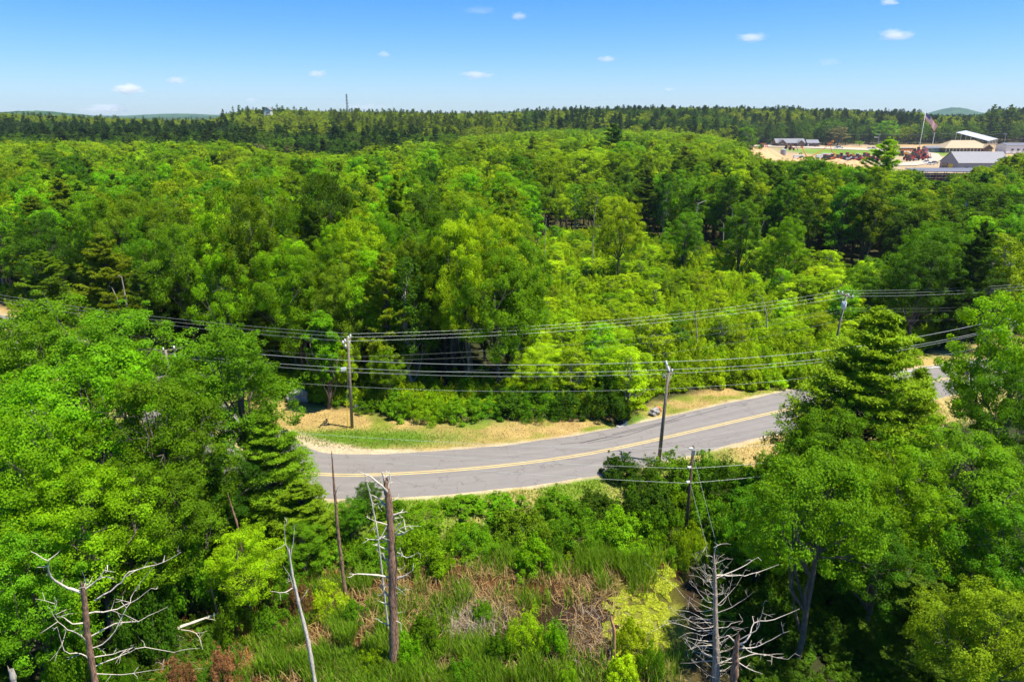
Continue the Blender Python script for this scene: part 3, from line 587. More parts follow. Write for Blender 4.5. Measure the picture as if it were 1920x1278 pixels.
# shrubs along the verges and in the marsh edge: (u, v top, distance, radius, colour, label)
SHR = [
 (15, 590, 84.0, 3.4, 'mid-green', 'tall bush beside the road where it leaves at the left edge'),
 (690, 748, 71.5, 1.8, 'mid-green', 'first shrub of the hedge right of the roadside pole'),
 (745, 735, 70.5, 2.4, 'mid-green', 'second shrub of the hedge counting from the roadside pole'),
 (800, 738, 69.6, 2.6, 'bright green', 'third shrub of the hedge, where the verge turns greener'),
 (860, 745, 69.6, 2.5, 'mid-green', 'fourth shrub of the hedge, over the bare strip of verge'),
 (915, 738, 71.0, 2.6, 'mid-green', 'middle shrub of the hedge set slightly back'),
 (965, 730, 70.2, 2.6, 'dark green', 'darker shrub right of the middle of the hedge'),
 (1015, 722, 70.2, 2.8, 'mid-green', 'tall shrub near the right end of the hedge'),
 (1065, 722, 70.6, 2.6, 'dark green', 'last large shrub of the hedge before the ditch'),
 (1140, 722, 69.6, 2.5, 'dark green', 'rounded shrub overhanging the ditch'),
 (1115, 690, 74.0, 2.6, 'mid-green', 'shrub behind the rounded one at the ditch'),
 (640, 735, 73.0, 1.6, 'mid-green', 'low shrub at the foot of the vine-wrapped trunk'),
 (560, 728, 75.0, 1.6, 'mid-green', 'low shrub behind the dark boulder'),
 (1215, 684, 79.5, 1.9, 'mid-green', 'shrub right of the stream mouth'),
 (1265, 676, 81.5, 1.9, 'mid-green', 'shrub behind the grey roadside pole'),
 (1320, 666, 83.5, 1.9, 'bright green', 'bright shrub behind the sandy verge right of the grey pole'),
 (1375, 656, 85.5, 1.9, 'mid-green', 'next shrub right of the bright one along the sandy verge'),
 (1430, 650, 87.5, 1.9, 'mid-green', 'shrub in front of the pole with the transformer can'),
 (1485, 643, 88.5, 2.0, 'yellow-green', 'yellow-green shrub left of the transformer pole\'s foot'),
 (1545, 640, 87.0, 2.4, 'mid-green', 'shrub at the foot of the transformer pole'),
 (1600, 630, 89.0, 2.6, 'mid-green', 'shrub behind the tall white pine\'s left boughs'),
 (1690, 610, 94.0, 2.6, 'mid-green', 'shrub beyond the far bend of the road'),
 # near verge thicket
 (735, 940, 50.5, 1.5, 'mid-green', 'low shrub on the near verge right of the snag top'),
 (800, 948, 49.8, 1.9, 'bright green', 'first large shrub of the thicket right of the snag'),
 (700, 1010, 45.0, 2.0, 'mid-green', 'shrub tight behind the broken snag\'s trunk'),
 (800, 1000, 44.5, 2.1, 'bright green', 'round bright shrub over the dark water right of the snag'),
 (868, 935, 51.2, 2.0, 'mid-green', 'shrub in the thicket just below the road edge'),
 (890, 985, 46.5, 2.0, 'mid-green', 'mid-green shrub in the heart of the near thicket'),
 (940, 930, 51.0, 2.0, 'bright green', 'bright shrub below the middle of the road edge'),
 (985, 955, 48.0, 2.5, 'olive green', 'tall olive shrub topping the near thicket'),
 (1040, 925, 51.0, 2.1, 'mid-green', 'shrub in the near thicket below the wire crossing the road'),
 (1080, 950, 47.6, 2.6, 'mid-green', 'big speckled shrub on the right of the near thicket'),
 (1125, 925, 51.0, 2.2, 'dark green', 'dark shrub at the near verge left of the grey pole'),
 (1165, 960, 47.6, 2.3, 'bright green', 'bright dense shrub at the end of the near thicket over the duckweed'),
 (1000, 1010, 44.2, 1.7, 'bright green', 'low bright shrub above the dead reeds'),
 (1205, 862, 55.0, 2.4, 'dark green', 'dark tall shrub hiding the foot of the grey pole'),
 (1260, 850, 55.5, 2.4, 'mid-green', 'shrub between the grey pole and the dark pole'),
 (1220, 915, 50.6, 2.2, 'dark green', 'shrub below the grey pole beside the cattails'),
 (1330, 852, 55.6, 2.2, 'mid-green', 'shrub touching the top of the dark pole'),
 (1375, 870, 53.5, 2.4, 'dark green', 'dark shrub right of the dark pole'),
 (1340, 930, 49.0, 2.2, 'mid-green', 'shrub behind the slanting guy wires'),
 (1430, 880, 52.0, 2.2, 'bright green', 'bright shrub below the sandy strip of the right verge'),
 (1390, 960, 45.5, 2.2, 'mid-green', 'shrub in the thicket right of the guy wires'),
 (1300, 985, 45.5, 1.6, 'yellow-green', 'yellow-green bush around the foot of the dark pole'),
 (1370, 1040, 41.0, 1.9, 'dark green', 'shaded shrub behind the top of the white dead tree'),
 (1480, 990, 42.0, 2.2, 'dark green', 'dark shrub under the loose young maple'),
 (1450, 1110, 37.0, 2.2, 'dark green', 'dark shrub right of the white dead tree\'s arms'),
 (1590, 1150, 38.0, 2.0, 'dark green', 'dark shrub behind the bare grey trunk'),
 (1240, 940, 48.4, 1.6, 'mid-green', 'small shrub between the cattails and the dark pole'),
 # in the marsh
 (800, 1150, 36.2, 1.25, 'mid-green', 'leafy bush right of the broken snag\'s foot'),
 (760, 1190, 34.6, 1.0, 'bright green', 'small bush at the very foot of the broken snag'),
 (990, 1150, 36.0, 1.45, 'yellow-green', 'yellow-green bush in the marsh above the bottom edge'),
 (935, 1180, 34.8, 1.0, 'mid-green', 'bush beside the pile of bleached twigs'),
 (1185, 1165, 35.4, 1.3, 'yellow-green', 'yellow-green bush beside the broken orange stump'),
 (1170, 1235, 33.0, 1.2, 'lime green', 'lime bush at the bottom edge under the orange stump'),
 (1065, 1245, 32.6, .75, 'bright green', 'small bright bush on the bottom edge of the photo'),
 (870, 1235, 33.2, 1.0, 'mid-green', 'low green bush between the snag foot and the bottom middle'),
 (1040, 1165, 35.6, 1.0, 'bright green', 'bright low bush left of the dark mud'),
 (905, 1125, 38.6, .8, 'mid-green', 'small round bush above the bleached twigs'),
 (1225, 1205, 33.8, .9, 'mid-green', 'small bush between the duckweed and the white dead tree'),
 (690, 1215, 34.0, .9, 'yellow-green', 'low yellow-green bush left of the snag foot'),
 (660, 1130, 38.5, 1.0, 'mid-green', 'low bush below the slim straight bare trunk'),
 (1165, 856, 56.0, 2.0, 'dark green', 'dark shrub on the near verge left of the grey pole foot'),
 (610, 1095, 39.5, 1.5, 'lime green', 'lime bush right of the rusty dead leaves'),
 (500, 1130, 37.5, 1.3, 'mid-green', 'bush below the small lime-green maple'),
 (430, 1120, 36.5, 1.3, 'mid-green', 'bush behind the fallen grey log'),
 (600, 1015, 45.0, 1.8, 'mid-green', 'shrub left of the thin bare trunk'),
 (520, 1040, 41.0, 1.7, 'mid-green', 'shrub above the rusty leaves'),
 (250, 1090, 35.0, 1.9, 'dark green', 'dark shrub behind the crooked dead tree\'s arms'),
 (330, 1010, 39.5, 2.2, 'mid-green', 'leafy shrub up right of the crooked dead tree'),
 (110, 1150, 31.0, 1.8, 'mid-green', 'shrub behind the crooked dead tree\'s trunk'),
 (215, 1235, 31.5, 1.0, 'mid-green', 'low bush right of the crooked dead tree\'s foot'),
 (560, 1085, 39.0, .9, 'rust', 'rust-brown dying bush behind the forked dead trunk'),
 (415, 1215, 33.0, 1.0, 'rust', 'rust-brown dead brush left of the forked dead trunk'),
 (330, 1235, 32.2, .9, 'rust', 'rust-brown dead leaves under the fallen grey log'),
]
for q, (u, v, y, r, c, lb) in enumerate(SHR):
    x, zt = at_y(u, v, y); pr = 'shrub_n%d' % (q % 4)
    plant('shrub', pr, x, y, max(.7, zt - tz(x, y)), r, c, lb, None, 'shrub')

# ------------------------------------------------------------------ the woods beyond the road
LIM_U = np.array([-300, 0, 450, 520, 650, 700, 850, 980, 1040, 1150, 1300, 1380, 1410, 1440, 1560, 1620, 1700, 1735, 1790, 1860, 1900, 1920, 2300])
LIM_V = np.array([262, 262, 266, 288, 292, 276, 262, 250, 238, 242, 252, 268, 290, 304, 306, 318, 322, 346, 330, 300, 292, 286, 270.])
wetP = [at(u, v, 3) for u, v in [(1000, 720), (960, 640), (962, 560), (985, 470), (1030, 425), (1200, 432), (1310, 455), (1440, 478), (1560, 488), (1690, 505), (1725, 560), (1660, 650), (1500, 690), (1300, 715), (1150, 740)]]
def inside(x, y, P):
    c = False; j = len(P) - 1
    for i in range(len(P)):
        if (P[i][1] > y) != (P[j][1] > y) and x < (P[j][0] - P[i][0]) * (y - P[i][1]) / (P[j][1] - P[i][1]) + P[i][0]: c = not c
        j = i
    return c
taken = [(o[1], o[2]) for o in PLANTS]
tk = np.array(taken)
g = np.random.RandomState(2024)
cand = []
y = 72.0
while y < 420:
    s = 4.4 if y < 100 else (5.8 if y < 170 else (7.6 if y < 260 else 9.0))
    xw = y * .80 + 12; x = -xw + g.uniform(0, s)
    while x < xw:
        px, py = x + g.uniform(-.35, .35) * s, y + g.uniform(-.35, .35) * s
        cand.append((px, py)); x += s
    y += s * .92
near_m = []; rest = []
cnt = dict(maple=0, pine=0, birch=0, oak=0)
for px, py in cand:
    ey = float(edge_y(px))
    if py < ey + 1.6: continue
    if px > 40 and px - .332 * py > -6 and py > 352: continue
    u, v0 = proj(px, py, 0)
    wet = inside(px, py, wetP)
    dmin = np.min(np.hypot(tk[:, 0] - px, tk[:, 1] - py))
    if dmin < (2.4 if py < 130 else 3.5): continue
    w = g.uniform()
    big = vnoise(px, py, 26, 41); hv_ = vnoise(px, py, 18, 42)
    if wet:
        if w < .10: continue
        tall = big > .70 and py > 95
        sp = 'birch' if w < .80 else 'maple'
        h = g.uniform(3.4, 5.8) + (2.2 if tall else 0) + (2.6 if py < ey + 13 and g.uniform() < .6 else 0)
        rr = h * (.30 if sp == 'birch' else .36) + .5
        c = g.choice(['yellow-green', 'bright green', 'olive green', 'lime green', 'mid-green'], p=[.46, .14, .04, .32, .04])
    elif u < 985 and py < 190:
        sp = g.choice(['maple', 'oak', 'pine', 'birch'], p=[.50, .26, .14, .10] if u > 330 else [.38, .2, .34, .08])
        h = g.uniform(16, 21.5) if py > ey + 6 else g.uniform(11, 18); rr = h * g.uniform(.19, .25)
        c = g.choice(['bright green', 'mid-green', 'dark green', 'olive green', 'yellow-green'], p=[.27, .36, .13, .14, .10])
    elif u > 985 and py < 235 and px > 15:
        dark = u > 1170
        sp = g.choice(['maple', 'oak', 'pine', 'birch'], p=[.45, .25, .22, .08])
        h = g.uniform(14, 20) if dark else g.uniform(11, 15); rr = h * g.uniform(.2, .27)
        if u > 1650: h *= .85
        c = g.choice(['bright green', 'mid-green', 'dark green', 'olive green', 'yellow-green'], p=[.12, .46, .26, .10, .06] if dark else [.35, .2, .05, .15, .25])
    else:
        sp = g.choice(['maple', 'oak', 'pine', 'birch'], p=[.52, .22, .12, .14])
        h = g.uniform(12, 22); rr = h * g.uniform(.23, .34)
        c = g.choice(['bright green', 'mid-green', 'dark green', 'olive green', 'yellow-green'], p=[.33, .22, .05, .14, .26])
        if hv_ < .35 and c == 'yellow-green': c = 'mid-green'
    if sp == 'pine' and c in ('bright green', 'yellow-green', 'lime green'): c = 'pale pine'
    if sp == 'pine' and c == 'mid-green': c = 'pine green'
    vl = float(np.interp(u, LIM_U, LIM_V)) + g.uniform(-4, 10) * (1 if g.uniform() > .12 else -.8)
    zt = ztop(vl, py); gz = tz(px, py)
    if gz + h > zt:
        f = (zt - gz) / h
        if f < .35: continue
        h *= f; rr *= max(.7, f)
    rest.append((px, py, h, rr, sp, str(c), wet))
rest.sort(key=lambda t: t[1])
CAP = dict(maple=255, oak=200, pine=160, birch=270)
STUFF = []
g2 = np.random.RandomState(9)
for px, py, h, rr, sp, c, wet in rest:
    if cnt[sp] >= CAP[sp] or py > 235: STUFF.append((px, py, h, rr, sp, c)); continue
    u, _ = proj(px, py, h)
    if u < -60 or u > 1980: 
        STUFF.append((px, py, h, rr, sp, c)); continue
    cnt[sp] += 1
    if py < 112 and sp != 'birch': pr = {'maple': 'maple_n%d' % g2.randint(3), 'oak': 'oak_n%d' % g2.randint(2), 'pine': 'pine_n%d' % g2.randint(2)}[sp]
    else: pr = {'maple': 'maple_m%d' % g2.randint(4), 'oak': 'oak_m%d' % g2.randint(2), 'pine': 'pine_m%d' % g2.randint(2), 'birch': 'birch_m%d' % g2.randint(2)}[sp]
    plant(sp + '_tree', pr, px, py, h, rr, c, None, None, 'tree', auto=(sp, c, wet, py - float(edge_y(px))))

# labels for the scattered trees: tone and kind, row, nearby landmark, then the order inside what is left alike
ORD = ['first', 'second', 'third', 'fourth', 'fifth', 'sixth', 'seventh', 'eighth', 'ninth', 'tenth', 'eleventh', 'twelfth', 'thirteenth', 'fourteenth', 'fifteenth', 'sixteenth', 'seventeenth', 'eighteenth', 'nineteenth', 'twentieth']
bins = {}
for root, x, y, h, c, auto in PLANTS:
    if not auto: continue
    sp, c, wet, dep = auto; u, v = proj(x, y, h + root.location.z)
    if wet: row = 'thicket front' if dep < 14 else ('inner thicket' if dep < 35 else ('mid thicket' if dep < 60 else 'far thicket'))
    else: row = 'front woods' if dep < 5 else ('second row' if dep < 12 else ('third row' if dep < 22 else ('inner woods' if dep < 45 else ('deep woods' if dep < 80 else 'far woods'))))
    where = ['at the left edge', 'above the big maple', 'above the glossy oak', 'above the vine-wrapped trunk', 'above the roadside pole', 'above the hedge', 'above the ditch', 'above the grey pole', 'left of the transformer pole', 'above the transformer pole', 'above the white pine', 'at the right edge'][int(np.clip(np.searchsorted([110, 280, 480, 620, 720, 900, 1090, 1270, 1430, 1600, 1760], u), 0, 11))]
    bins.setdefault((c, sp, row, where), []).append((u, root))
for (c, sp, row, where), L in bins.items():
    L.sort(key=lambda t: t[0])
    for q, (u, root) in enumerate(L):
        tone = c if 'pine' not in c else c.replace('pine green', 'green').replace('pale pine', 'pale')
        pl = {'birch': 'birches'}.get(sp, sp + 's')
        if len(L) == 1: lb = '%s %s in the %s, %s' % (tone, sp, row, where)
        else: lb = '%s from left of the %s %s, %s, %s' % (ORD[min(q, 19)], tone, pl, row, where)
        root['label'] = lb; root['group'] = pl + (' in the woods beyond the road' if 'thicket' not in row else ' in the wet thicket')

# ------------------------------------------------------------------ far woods: points that carry the same tree meshes
def far_wood(name, pts, variants, color, seed):
    """pts: x, y, z, h, r. One stuff object; geometry nodes put one of the tree meshes on each point."""
    g = np.random.RandomState(seed); pts = np.array(pts, float); n = len(pts)
    me = bpy.data.meshes.new(name); me.vertices.add(n); me.vertices.foreach_set('co', pts[:, :3].astype(np.float32).ravel())
    vid = g.randint(len(variants), size=n)
    H0 = np.array([PR[v][2] for v in variants])[vid]; R0 = np.array([PR[v][3] for v in variants])[vid]
    A = me.attributes.new('vid', 'INT', 'POINT'); A.data.foreach_set('value', vid.astype(np.int32))
    A = me.attributes.new('scl', 'FLOAT_VECTOR', 'POINT'); A.data.foreach_set('vector', np.stack([pts[:, 4] / R0, pts[:, 4] / R0, pts[:, 3] / H0], 1).astype(np.float32).ravel())
    A = me.attributes.new('rot', 'FLOAT_VECTOR', 'POINT'); A.data.foreach_set('vector', np.stack([0 * vid, 0 * vid, g.uniform(0, 6.28, n)], 1).astype(np.float32).ravel())
    o = link(name, me, color=COLS[color] if isinstance(color, str) else color); tag(o, kind='stuff')
    ng = bpy.data.node_groups.new(name, 'GeometryNodeTree'); ng.interface.new_socket('Geometry', in_out='INPUT', socket_type='NodeSocketGeometry'); ng.interface.new_socket('Geometry', in_out='OUTPUT', socket_type='NodeSocketGeometry')
    N = ng.nodes; Lk = ng.links; gi = N.new('NodeGroupInput'); go = N.new('NodeGroupOutput'); jn = N.new('GeometryNodeJoinGeometry')
    def named(nm, ty):
        q = N.new('GeometryNodeInputNamedAttribute'); q.data_type = ty; q.inputs['Name'].default_value = nm; return [s for s in q.outputs if s.enabled and s.name == 'Attribute'][0]
    va, sa_, ra = named('vid', 'INT'), named('scl', 'FLOAT_VECTOR'), named('rot', 'FLOAT_VECTOR')
    for k, vn in enumerate(variants):
        cobj, tobj = SRC[vn]
        jj = N.new('GeometryNodeJoinGeometry')
        for ob in (cobj, tobj):
            oi = N.new('GeometryNodeObjectInfo'); oi.inputs['Object'].default_value = ob; oi.transform_space = 'ORIGINAL'; Lk.new(oi.outputs['Geometry'], jj.inputs[0])
        cmp_ = N.new('FunctionNodeCompare'); cmp_.data_type = 'INT'; cmp_.operation = 'EQUAL'
        ia = [s for s in cmp_.inputs if s.enabled]; Lk.new(va, ia[0]); ia[1].default_value = k
        ip = N.new('GeometryNodeInstanceOnPoints'); Lk.new(gi.outputs[0], ip.inputs['Points']); Lk.new(cmp_.outputs[0], ip.inputs['Selection']); Lk.new(jj.outputs[0], ip.inputs['Instance'])
        Lk.new(ra, ip.inputs['Rotation']); Lk.new(sa_, ip.inputs['Scale']); Lk.new(ip.outputs[0], jn.inputs[0])
    Lk.new(jn.outputs[0], go.inputs[0]); md = o.modifiers.new('trees', 'NODES'); md.node_group = ng
    return o
# single trees on the far skyline, each a thing, which also lend their meshes to the woods
SKYT = [('pine_tree', 'pine_f0', 417, 205, 830, 5, 'dark green', 'leftmost lone pine on the hilltop skyline, left of the mast'),
        ('pine_tree', 'pine_f1', 436, 199, 830, 5, 'dark green', 'second lone dark pine on the hilltop skyline'),
        ('pine_tree', 'pine_f2', 448, 197, 850, 6, 'dark green', 'tallest round-headed pine on the hilltop skyline left of the tiny house'),
        ('pine_tree', 'pine_f0', 464, 199, 850, 6, 'dark green', 'lone pine on the hilltop just left of the tiny house'),
        ('pine_tree', 'pine_f1', 519, 195, 860, 6, 'dark green', 'pointed pine on the skyline right of the tiny house'),
        ('pine_tree', 'pine_f2', 529, 198, 860, 6, 'dark green', 'pine between the pointed ones on the skyline near the tiny house'),
        ('pine_tree', 'pine_f1', 551, 199, 870, 7, 'dark green', 'broad pine on the skyline between the tiny house and the mast'),
        ('maple_tree', 'maple_f0', 1575, 235, 755, 11, 'tan', 'brownish tree at the back of the yard between the utility poles'),
        ('maple_tree', 'maple_f1', 1555, 222, 775, 13, 'mid-green', 'large rounded tree behind the yard left of the brownish tree'),
        ('maple_tree', 'maple_f2', 1665, 226, 770, 14, 'mid-green', 'large pale crowned tree behind the lamp pole in the yard'),
        ('maple_tree', 'maple_f1', 1612, 264, 745, 5, 'bright green', 'small bright bush-like tree at the back edge of the yard'),
        ('pine_tree', 'pine_f0', 1866, 197, 790, 10, 'dark green', 'tall dark pine on the skyline right of the blue hill'),
        ('pine_tree', 'pine_f2', 1898, 196, 790, 10, 'dark green', 'tall dark pine on the skyline at the right edge'),
        ('maple_tree', 'maple_f0', 485, 268, 408, 6, 'tan', 'pale half-bare tree at the seam between bright canopy and dark pines'),
        ('maple_tree', 'maple_f2', 540, 272, 402, 6, 'tan', 'tan twiggy tree in the gap before the dark pines'),
        ('maple_tree', 'maple_f1', 565, 280, 396, 6, 'olive green', 'olive twiggy tree right of the tan one before the dark pines'),
        ('shrub', 'shrub_m0', 1330, 640, 92, 2, 'mid-green', 'low shrub between the grey pole and the transformer pole, well back'),
        ('shrub', 'shrub_m1', 1060, 655, 80, 2, 'mid-green', 'low shrub at the front of the wet thicket behind the hedge end')]
SRC = {}
for kd, pr, u, v, y, r, c, lb in SKYT:
    o = plant_px(kd, pr, u, v, y, r, c, lb, cat='shrub' if kd == 'shrub' else 'tree')
for root, *_ in PLANTS:
    cobj = [q for q in root.children if q.name.startswith(('crown', 'foliage'))][0]; tobj = [q for q in root.children if q.name.startswith(('trunk', 'stem'))][0]
    for vn, (cm, tm, h0, r0) in PR.items():
        if vn not in SRC and cobj.data == cm: SRC[vn] = (cobj, tobj)

groups = {}
for px, py, h, rr, sp, c in STUFF:
    key = 'pine' if sp == 'pine' else ('dark' if c in ('dark green', 'mid-green') else 'bright')
    groups.setdefault(key, []).append((px, py, tz(px, py), h, rr))
g = np.random.RandomState(31)
# dark and hill woods from 400 m out
P_dark = []; P_pine = []; P_hill = []; P_hillp = []
ys = []; y = 400.0
while y < 1230:
    s = 8.6 if y < 700 else 11.0; xw = y * .8 + 15; xs_ = np.arange(-xw, xw, s); xs_ = xs_ + g.uniform(-.4, .4, len(xs_)) * s; yv_ = y + g.uniform(-.4, .4, len(xs_)) * s
    ys.append(np.stack([xs_, yv_], 1)); y += s * .95
A = np.vstack(ys); ZZ = terr(A[:, 0], A[:, 1])
for (px, py), gz in zip(A, ZZ):
    if px > 40 and px - .332 * py > -6 and py < 745 + .12 * (px - 200): continue
    u, _ = proj(px, py, 20)
    if u < -80 or u > 2000: continue
    w = g.uniform(); nn = vnoise(px, py, 70, 61); sl = float(np.interp(u, SKY_U, SKY_V))
    left = u < 450
    if 860 < u < 1400 and py < 610:
        h = g.uniform(15, 21); zt = ztop(float(np.interp(u, LIM_U, LIM_V)) - 3 + g.uniform(-3, 5), py); h = min(h, zt - gz)
        if h > 6: groups.setdefault('bright' if nn > .4 else 'dark', []).append((px, py, gz, h, h * .3))
        continue
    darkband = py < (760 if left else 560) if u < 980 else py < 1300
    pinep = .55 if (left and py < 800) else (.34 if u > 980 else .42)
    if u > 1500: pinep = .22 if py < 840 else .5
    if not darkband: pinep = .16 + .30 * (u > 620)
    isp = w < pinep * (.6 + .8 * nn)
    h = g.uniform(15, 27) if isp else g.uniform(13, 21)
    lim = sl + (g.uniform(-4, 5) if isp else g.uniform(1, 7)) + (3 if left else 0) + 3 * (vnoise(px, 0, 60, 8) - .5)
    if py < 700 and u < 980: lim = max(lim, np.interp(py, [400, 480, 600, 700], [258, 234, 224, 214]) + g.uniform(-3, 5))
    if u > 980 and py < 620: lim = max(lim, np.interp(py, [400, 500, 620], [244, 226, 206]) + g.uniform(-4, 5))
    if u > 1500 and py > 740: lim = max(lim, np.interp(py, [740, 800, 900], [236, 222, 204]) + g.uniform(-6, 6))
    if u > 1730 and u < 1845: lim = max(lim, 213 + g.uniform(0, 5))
    zt = ztop(lim, py)
    if gz + h > zt:
        f = (zt - gz) / h
        if f < .3: continue
        h *= f
    rr = h * (g.uniform(.19, .32) if isp else g.uniform(.28, .42))
    if isp: (P_pine if darkband else P_hillp).append((px, py, gz, h, max(rr, 3)))
    elif darkband and u > 980 and nn > .52: P_hill.append((px, py, gz, h, max(rr, 4)))
    elif darkband: P_dark.append((px, py, gz, h, max(rr, 4)))
    else: P_hill.append((px, py, gz, h, max(rr, 4)))
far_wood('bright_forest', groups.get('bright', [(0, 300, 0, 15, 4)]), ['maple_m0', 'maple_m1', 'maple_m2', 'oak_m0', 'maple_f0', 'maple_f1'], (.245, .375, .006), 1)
far_wood('deep_green_forest', groups.get('dark', [(0, 300, 0, 15, 4)]), ['maple_m3', 'maple_m1', 'oak_m1', 'maple_f2'], (.145, .265, .006), 2)  # woods of the mid and dark green trees
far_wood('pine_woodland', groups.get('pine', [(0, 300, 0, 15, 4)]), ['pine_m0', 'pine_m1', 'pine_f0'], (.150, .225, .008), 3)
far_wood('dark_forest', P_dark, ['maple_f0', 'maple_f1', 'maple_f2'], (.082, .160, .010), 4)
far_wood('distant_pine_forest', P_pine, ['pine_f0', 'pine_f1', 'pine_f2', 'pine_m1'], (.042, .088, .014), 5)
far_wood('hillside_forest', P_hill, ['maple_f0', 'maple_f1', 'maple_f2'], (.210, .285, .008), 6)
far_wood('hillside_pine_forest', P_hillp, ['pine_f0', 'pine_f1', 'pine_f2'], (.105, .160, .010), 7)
# undergrowth under the front of the woods and across the wet thicket
U = []; g = np.random.RandomState(5)
for k in range(2600):
    px = g.uniform(-95, 115); ey = float(edge_y(px)); py = ey + abs(g.normal()) * 5 + 2.3
    if py > 175: continue
    if k < 700 and -12 < px < 5 : continue
    h = g.uniform(.8, 2.4); U.append((px, py, tz(px, py), h, g.uniform(.9, 1.8)))
for k in range(9000):
    px = g.uniform(-5, 110); py = g.uniform(78, 190)
    if not inside(px, py, wetP): continue
    h = g.uniform(1.5, 3.6); U.append((px, py, tz(px, py), h, g.uniform(1.2, 2.0)))
und = far_wood('undergrowth', U, ['shrub_m0', 'shrub_m1'], (.27, .41, .006), 8)
U2 = []; U3 = []
for k in range(900):
    px = g.uniform(-48, 48); ry = float(road_y(px)); dd = 7.6 + abs(g.normal()) * 5; py = ry - dd * 1.1
    u, v = proj(px, py, 0)
    if u > 1480 or py < 30: continue
    if not (420 < u and (v < 1040)) : continue
    U2.append((px, py, tz(px, py), g.uniform(.35, .95) if 560 < u < 1180 else g.uniform(.6, 1.6), g.uniform(.5, 1.0)))
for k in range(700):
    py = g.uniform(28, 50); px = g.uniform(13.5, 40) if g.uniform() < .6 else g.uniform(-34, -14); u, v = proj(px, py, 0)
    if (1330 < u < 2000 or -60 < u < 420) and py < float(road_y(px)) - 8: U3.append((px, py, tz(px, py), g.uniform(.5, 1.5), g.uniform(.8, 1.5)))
far_wood('dark_undergrowth', U3, ['shrub_n0', 'shrub_n1', 'shrub_n2'], (.08, .17, .008), 10)  # low shrubs of a deeper green
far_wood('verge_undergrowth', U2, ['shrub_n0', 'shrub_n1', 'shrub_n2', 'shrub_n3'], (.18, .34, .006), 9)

# ------------------------------------------------------------------ utility poles and wires
GALV = plain('galvanised_steel', (.45, .46, .47), .45, .6, .1); PORC = plain('porcelain_grey', (.62, .63, .64), .35, 0, .05); WIRE = plain('aluminium_wire', (.50, .55, .50), .45, .3, .05); WIRED = plain('dark_cable', (.20, .22, .21), .5, 0, .05)
YPL = plain('yellow_plastic', (.75, .50, .06), .4)
def pole(name, base, top, lab, mat, arms=(), r=.16, yaw=0, extras=()):
    bx_, by_ = base; tx, ty, tzz = top; gz = tz(bx_, by_); root = empty(name, (bx_, by_, gz)); L = lambda q: (q[0] - bx_, q[1] - by_, q[2] - gz)
    T = L(top); MB().tube([(0, 0, -.5), (T[0] * .5, T[1] * .5, T[2] * .5), T], [r, r * .86, r * .68], 10).build('shaft', mat, root, smooth=True)
    for (dz, ln, off, aw) in arms:                                   # crossarm below the top, length, offset along it, angle from +Y
        c = (T[0], T[1], T[2] - dz); ca, sa2 = math.sin(aw), math.cos(aw)
        MB().box((c[0] + ca * off - .16 * sa2, c[1] + sa2 * off + .16 * ca, c[2]), (.11, ln, .13), -aw).build('crossarm', mat, root)
        for s in (-1, 1):
            MB().tube([(c[0] + ca * (off + s * ln * .3), c[1] + sa2 * (off + s * ln * .3), c[2] - .05), (c[0], c[1], c[2] - .75)], .02, 4).build('brace', GALV, root)
        for q in (-.46, -.2, .2, .46) if ln > 2 else (-.44, .44):
            p = (c[0] + ca * (off + q * ln) - .16 * sa2, c[1] + sa2 * (off + q * ln) + .16 * ca)
            MB().tube([(p[0], p[1], c[2] + .06), (p[0], p[1], c[2] + .12), (p[0], p[1], c[2] + .16), (p[0], p[1], c[2] + .3), (p[0], p[1], c[2] + .36)], [.03, .10, .07, .10, .04], 8).build('insulator', PORC, root, smooth=True)
    tag(root, lab, 'utility pole'); return root, T
def wire(p0, p1, sag, r, lab, mat=None, cat='power line', name='power_line', grp=None):
    p0, p1 = np.array(p0, float), np.array(p1, float); t = np.linspace(0, 1, 40)[:, None]; P = p0 + (p1 - p0) * t; P[:, 2] -= 4 * sag * t[:, 0] * (1 - t[:, 0])
    V, Q = tube(P, r, 5); o = link(name, mesh(name, V, Q, [mat or WIRE], smooth=True)); tag(o, lab, cat, grp); return o
A_b = at(660, 802); A_t = (A_b[0] + .35, A_b[1], 10.2)
B_b = at(1235, 866); B_t = (B_b[0] + .3, B_b[1], ztop(687, B_b[1]))
C_b = (42.3, 85.0); C_t = (42.9, 85.0, ztop(550, 85.0))
D_b = at(1285, 1010, -1); D_t = (at_y(1300, 836, D_b[1])[0], D_b[1], ztop(836, D_b[1]))
E_b = (-33.8, 62.9); E_t = (-33.8, 62.9, ztop(656, 62.9))
pA, TA = pole('utility_pole', A_b, A_t, 'brown wooden pole standing on the dry verge, with grey insulators and a yellow guy guard', POLEW, [(.35, 2.3, 0, R(8)), (.95, 1.3, .1, R(8))], .17)
MB().tube([(-.36, -.3, -.05), (-.30, -.2, 3.0)], .04, 6).build('guy_guard', YPL, pA); MB().tube([(-.30, -.2, 3.0), (TA[0], TA[1], TA[2] - 2.0)], .012, 4).build('guy_wire', GALV, pA)
MB().box((-.35, -.1, TA[2] - 3.4), (.55, .22, .3), .3).tube([(0, 0, TA[2] - 3.3), (-.4, -.1, TA[2] - 3.4)], .04, 5).build('cable_box', PORC, pA)
pB, TB = pole('utility_pole', B_b, B_t, 'tall grey leaning pole in front of the road with a double crossarm', POLEW, [(.15, 2.2, 0, R(5)), (.95, 1.9, .25, R(38))], .18)
MB().tube([(TB[0] + .18, TB[1] - .1, TB[2] - 2.8), (TB[0] + .14, TB[1] - .1, TB[2] - 1.2)], .03, 5).build('riser', YPL, pB)
pC, TC = pole('utility_pole', C_b, C_t, 'far pole carrying a pale transformer can, half hidden by bushes', POLEW, [(.25, 2.8, 0, R(-15))], .17)
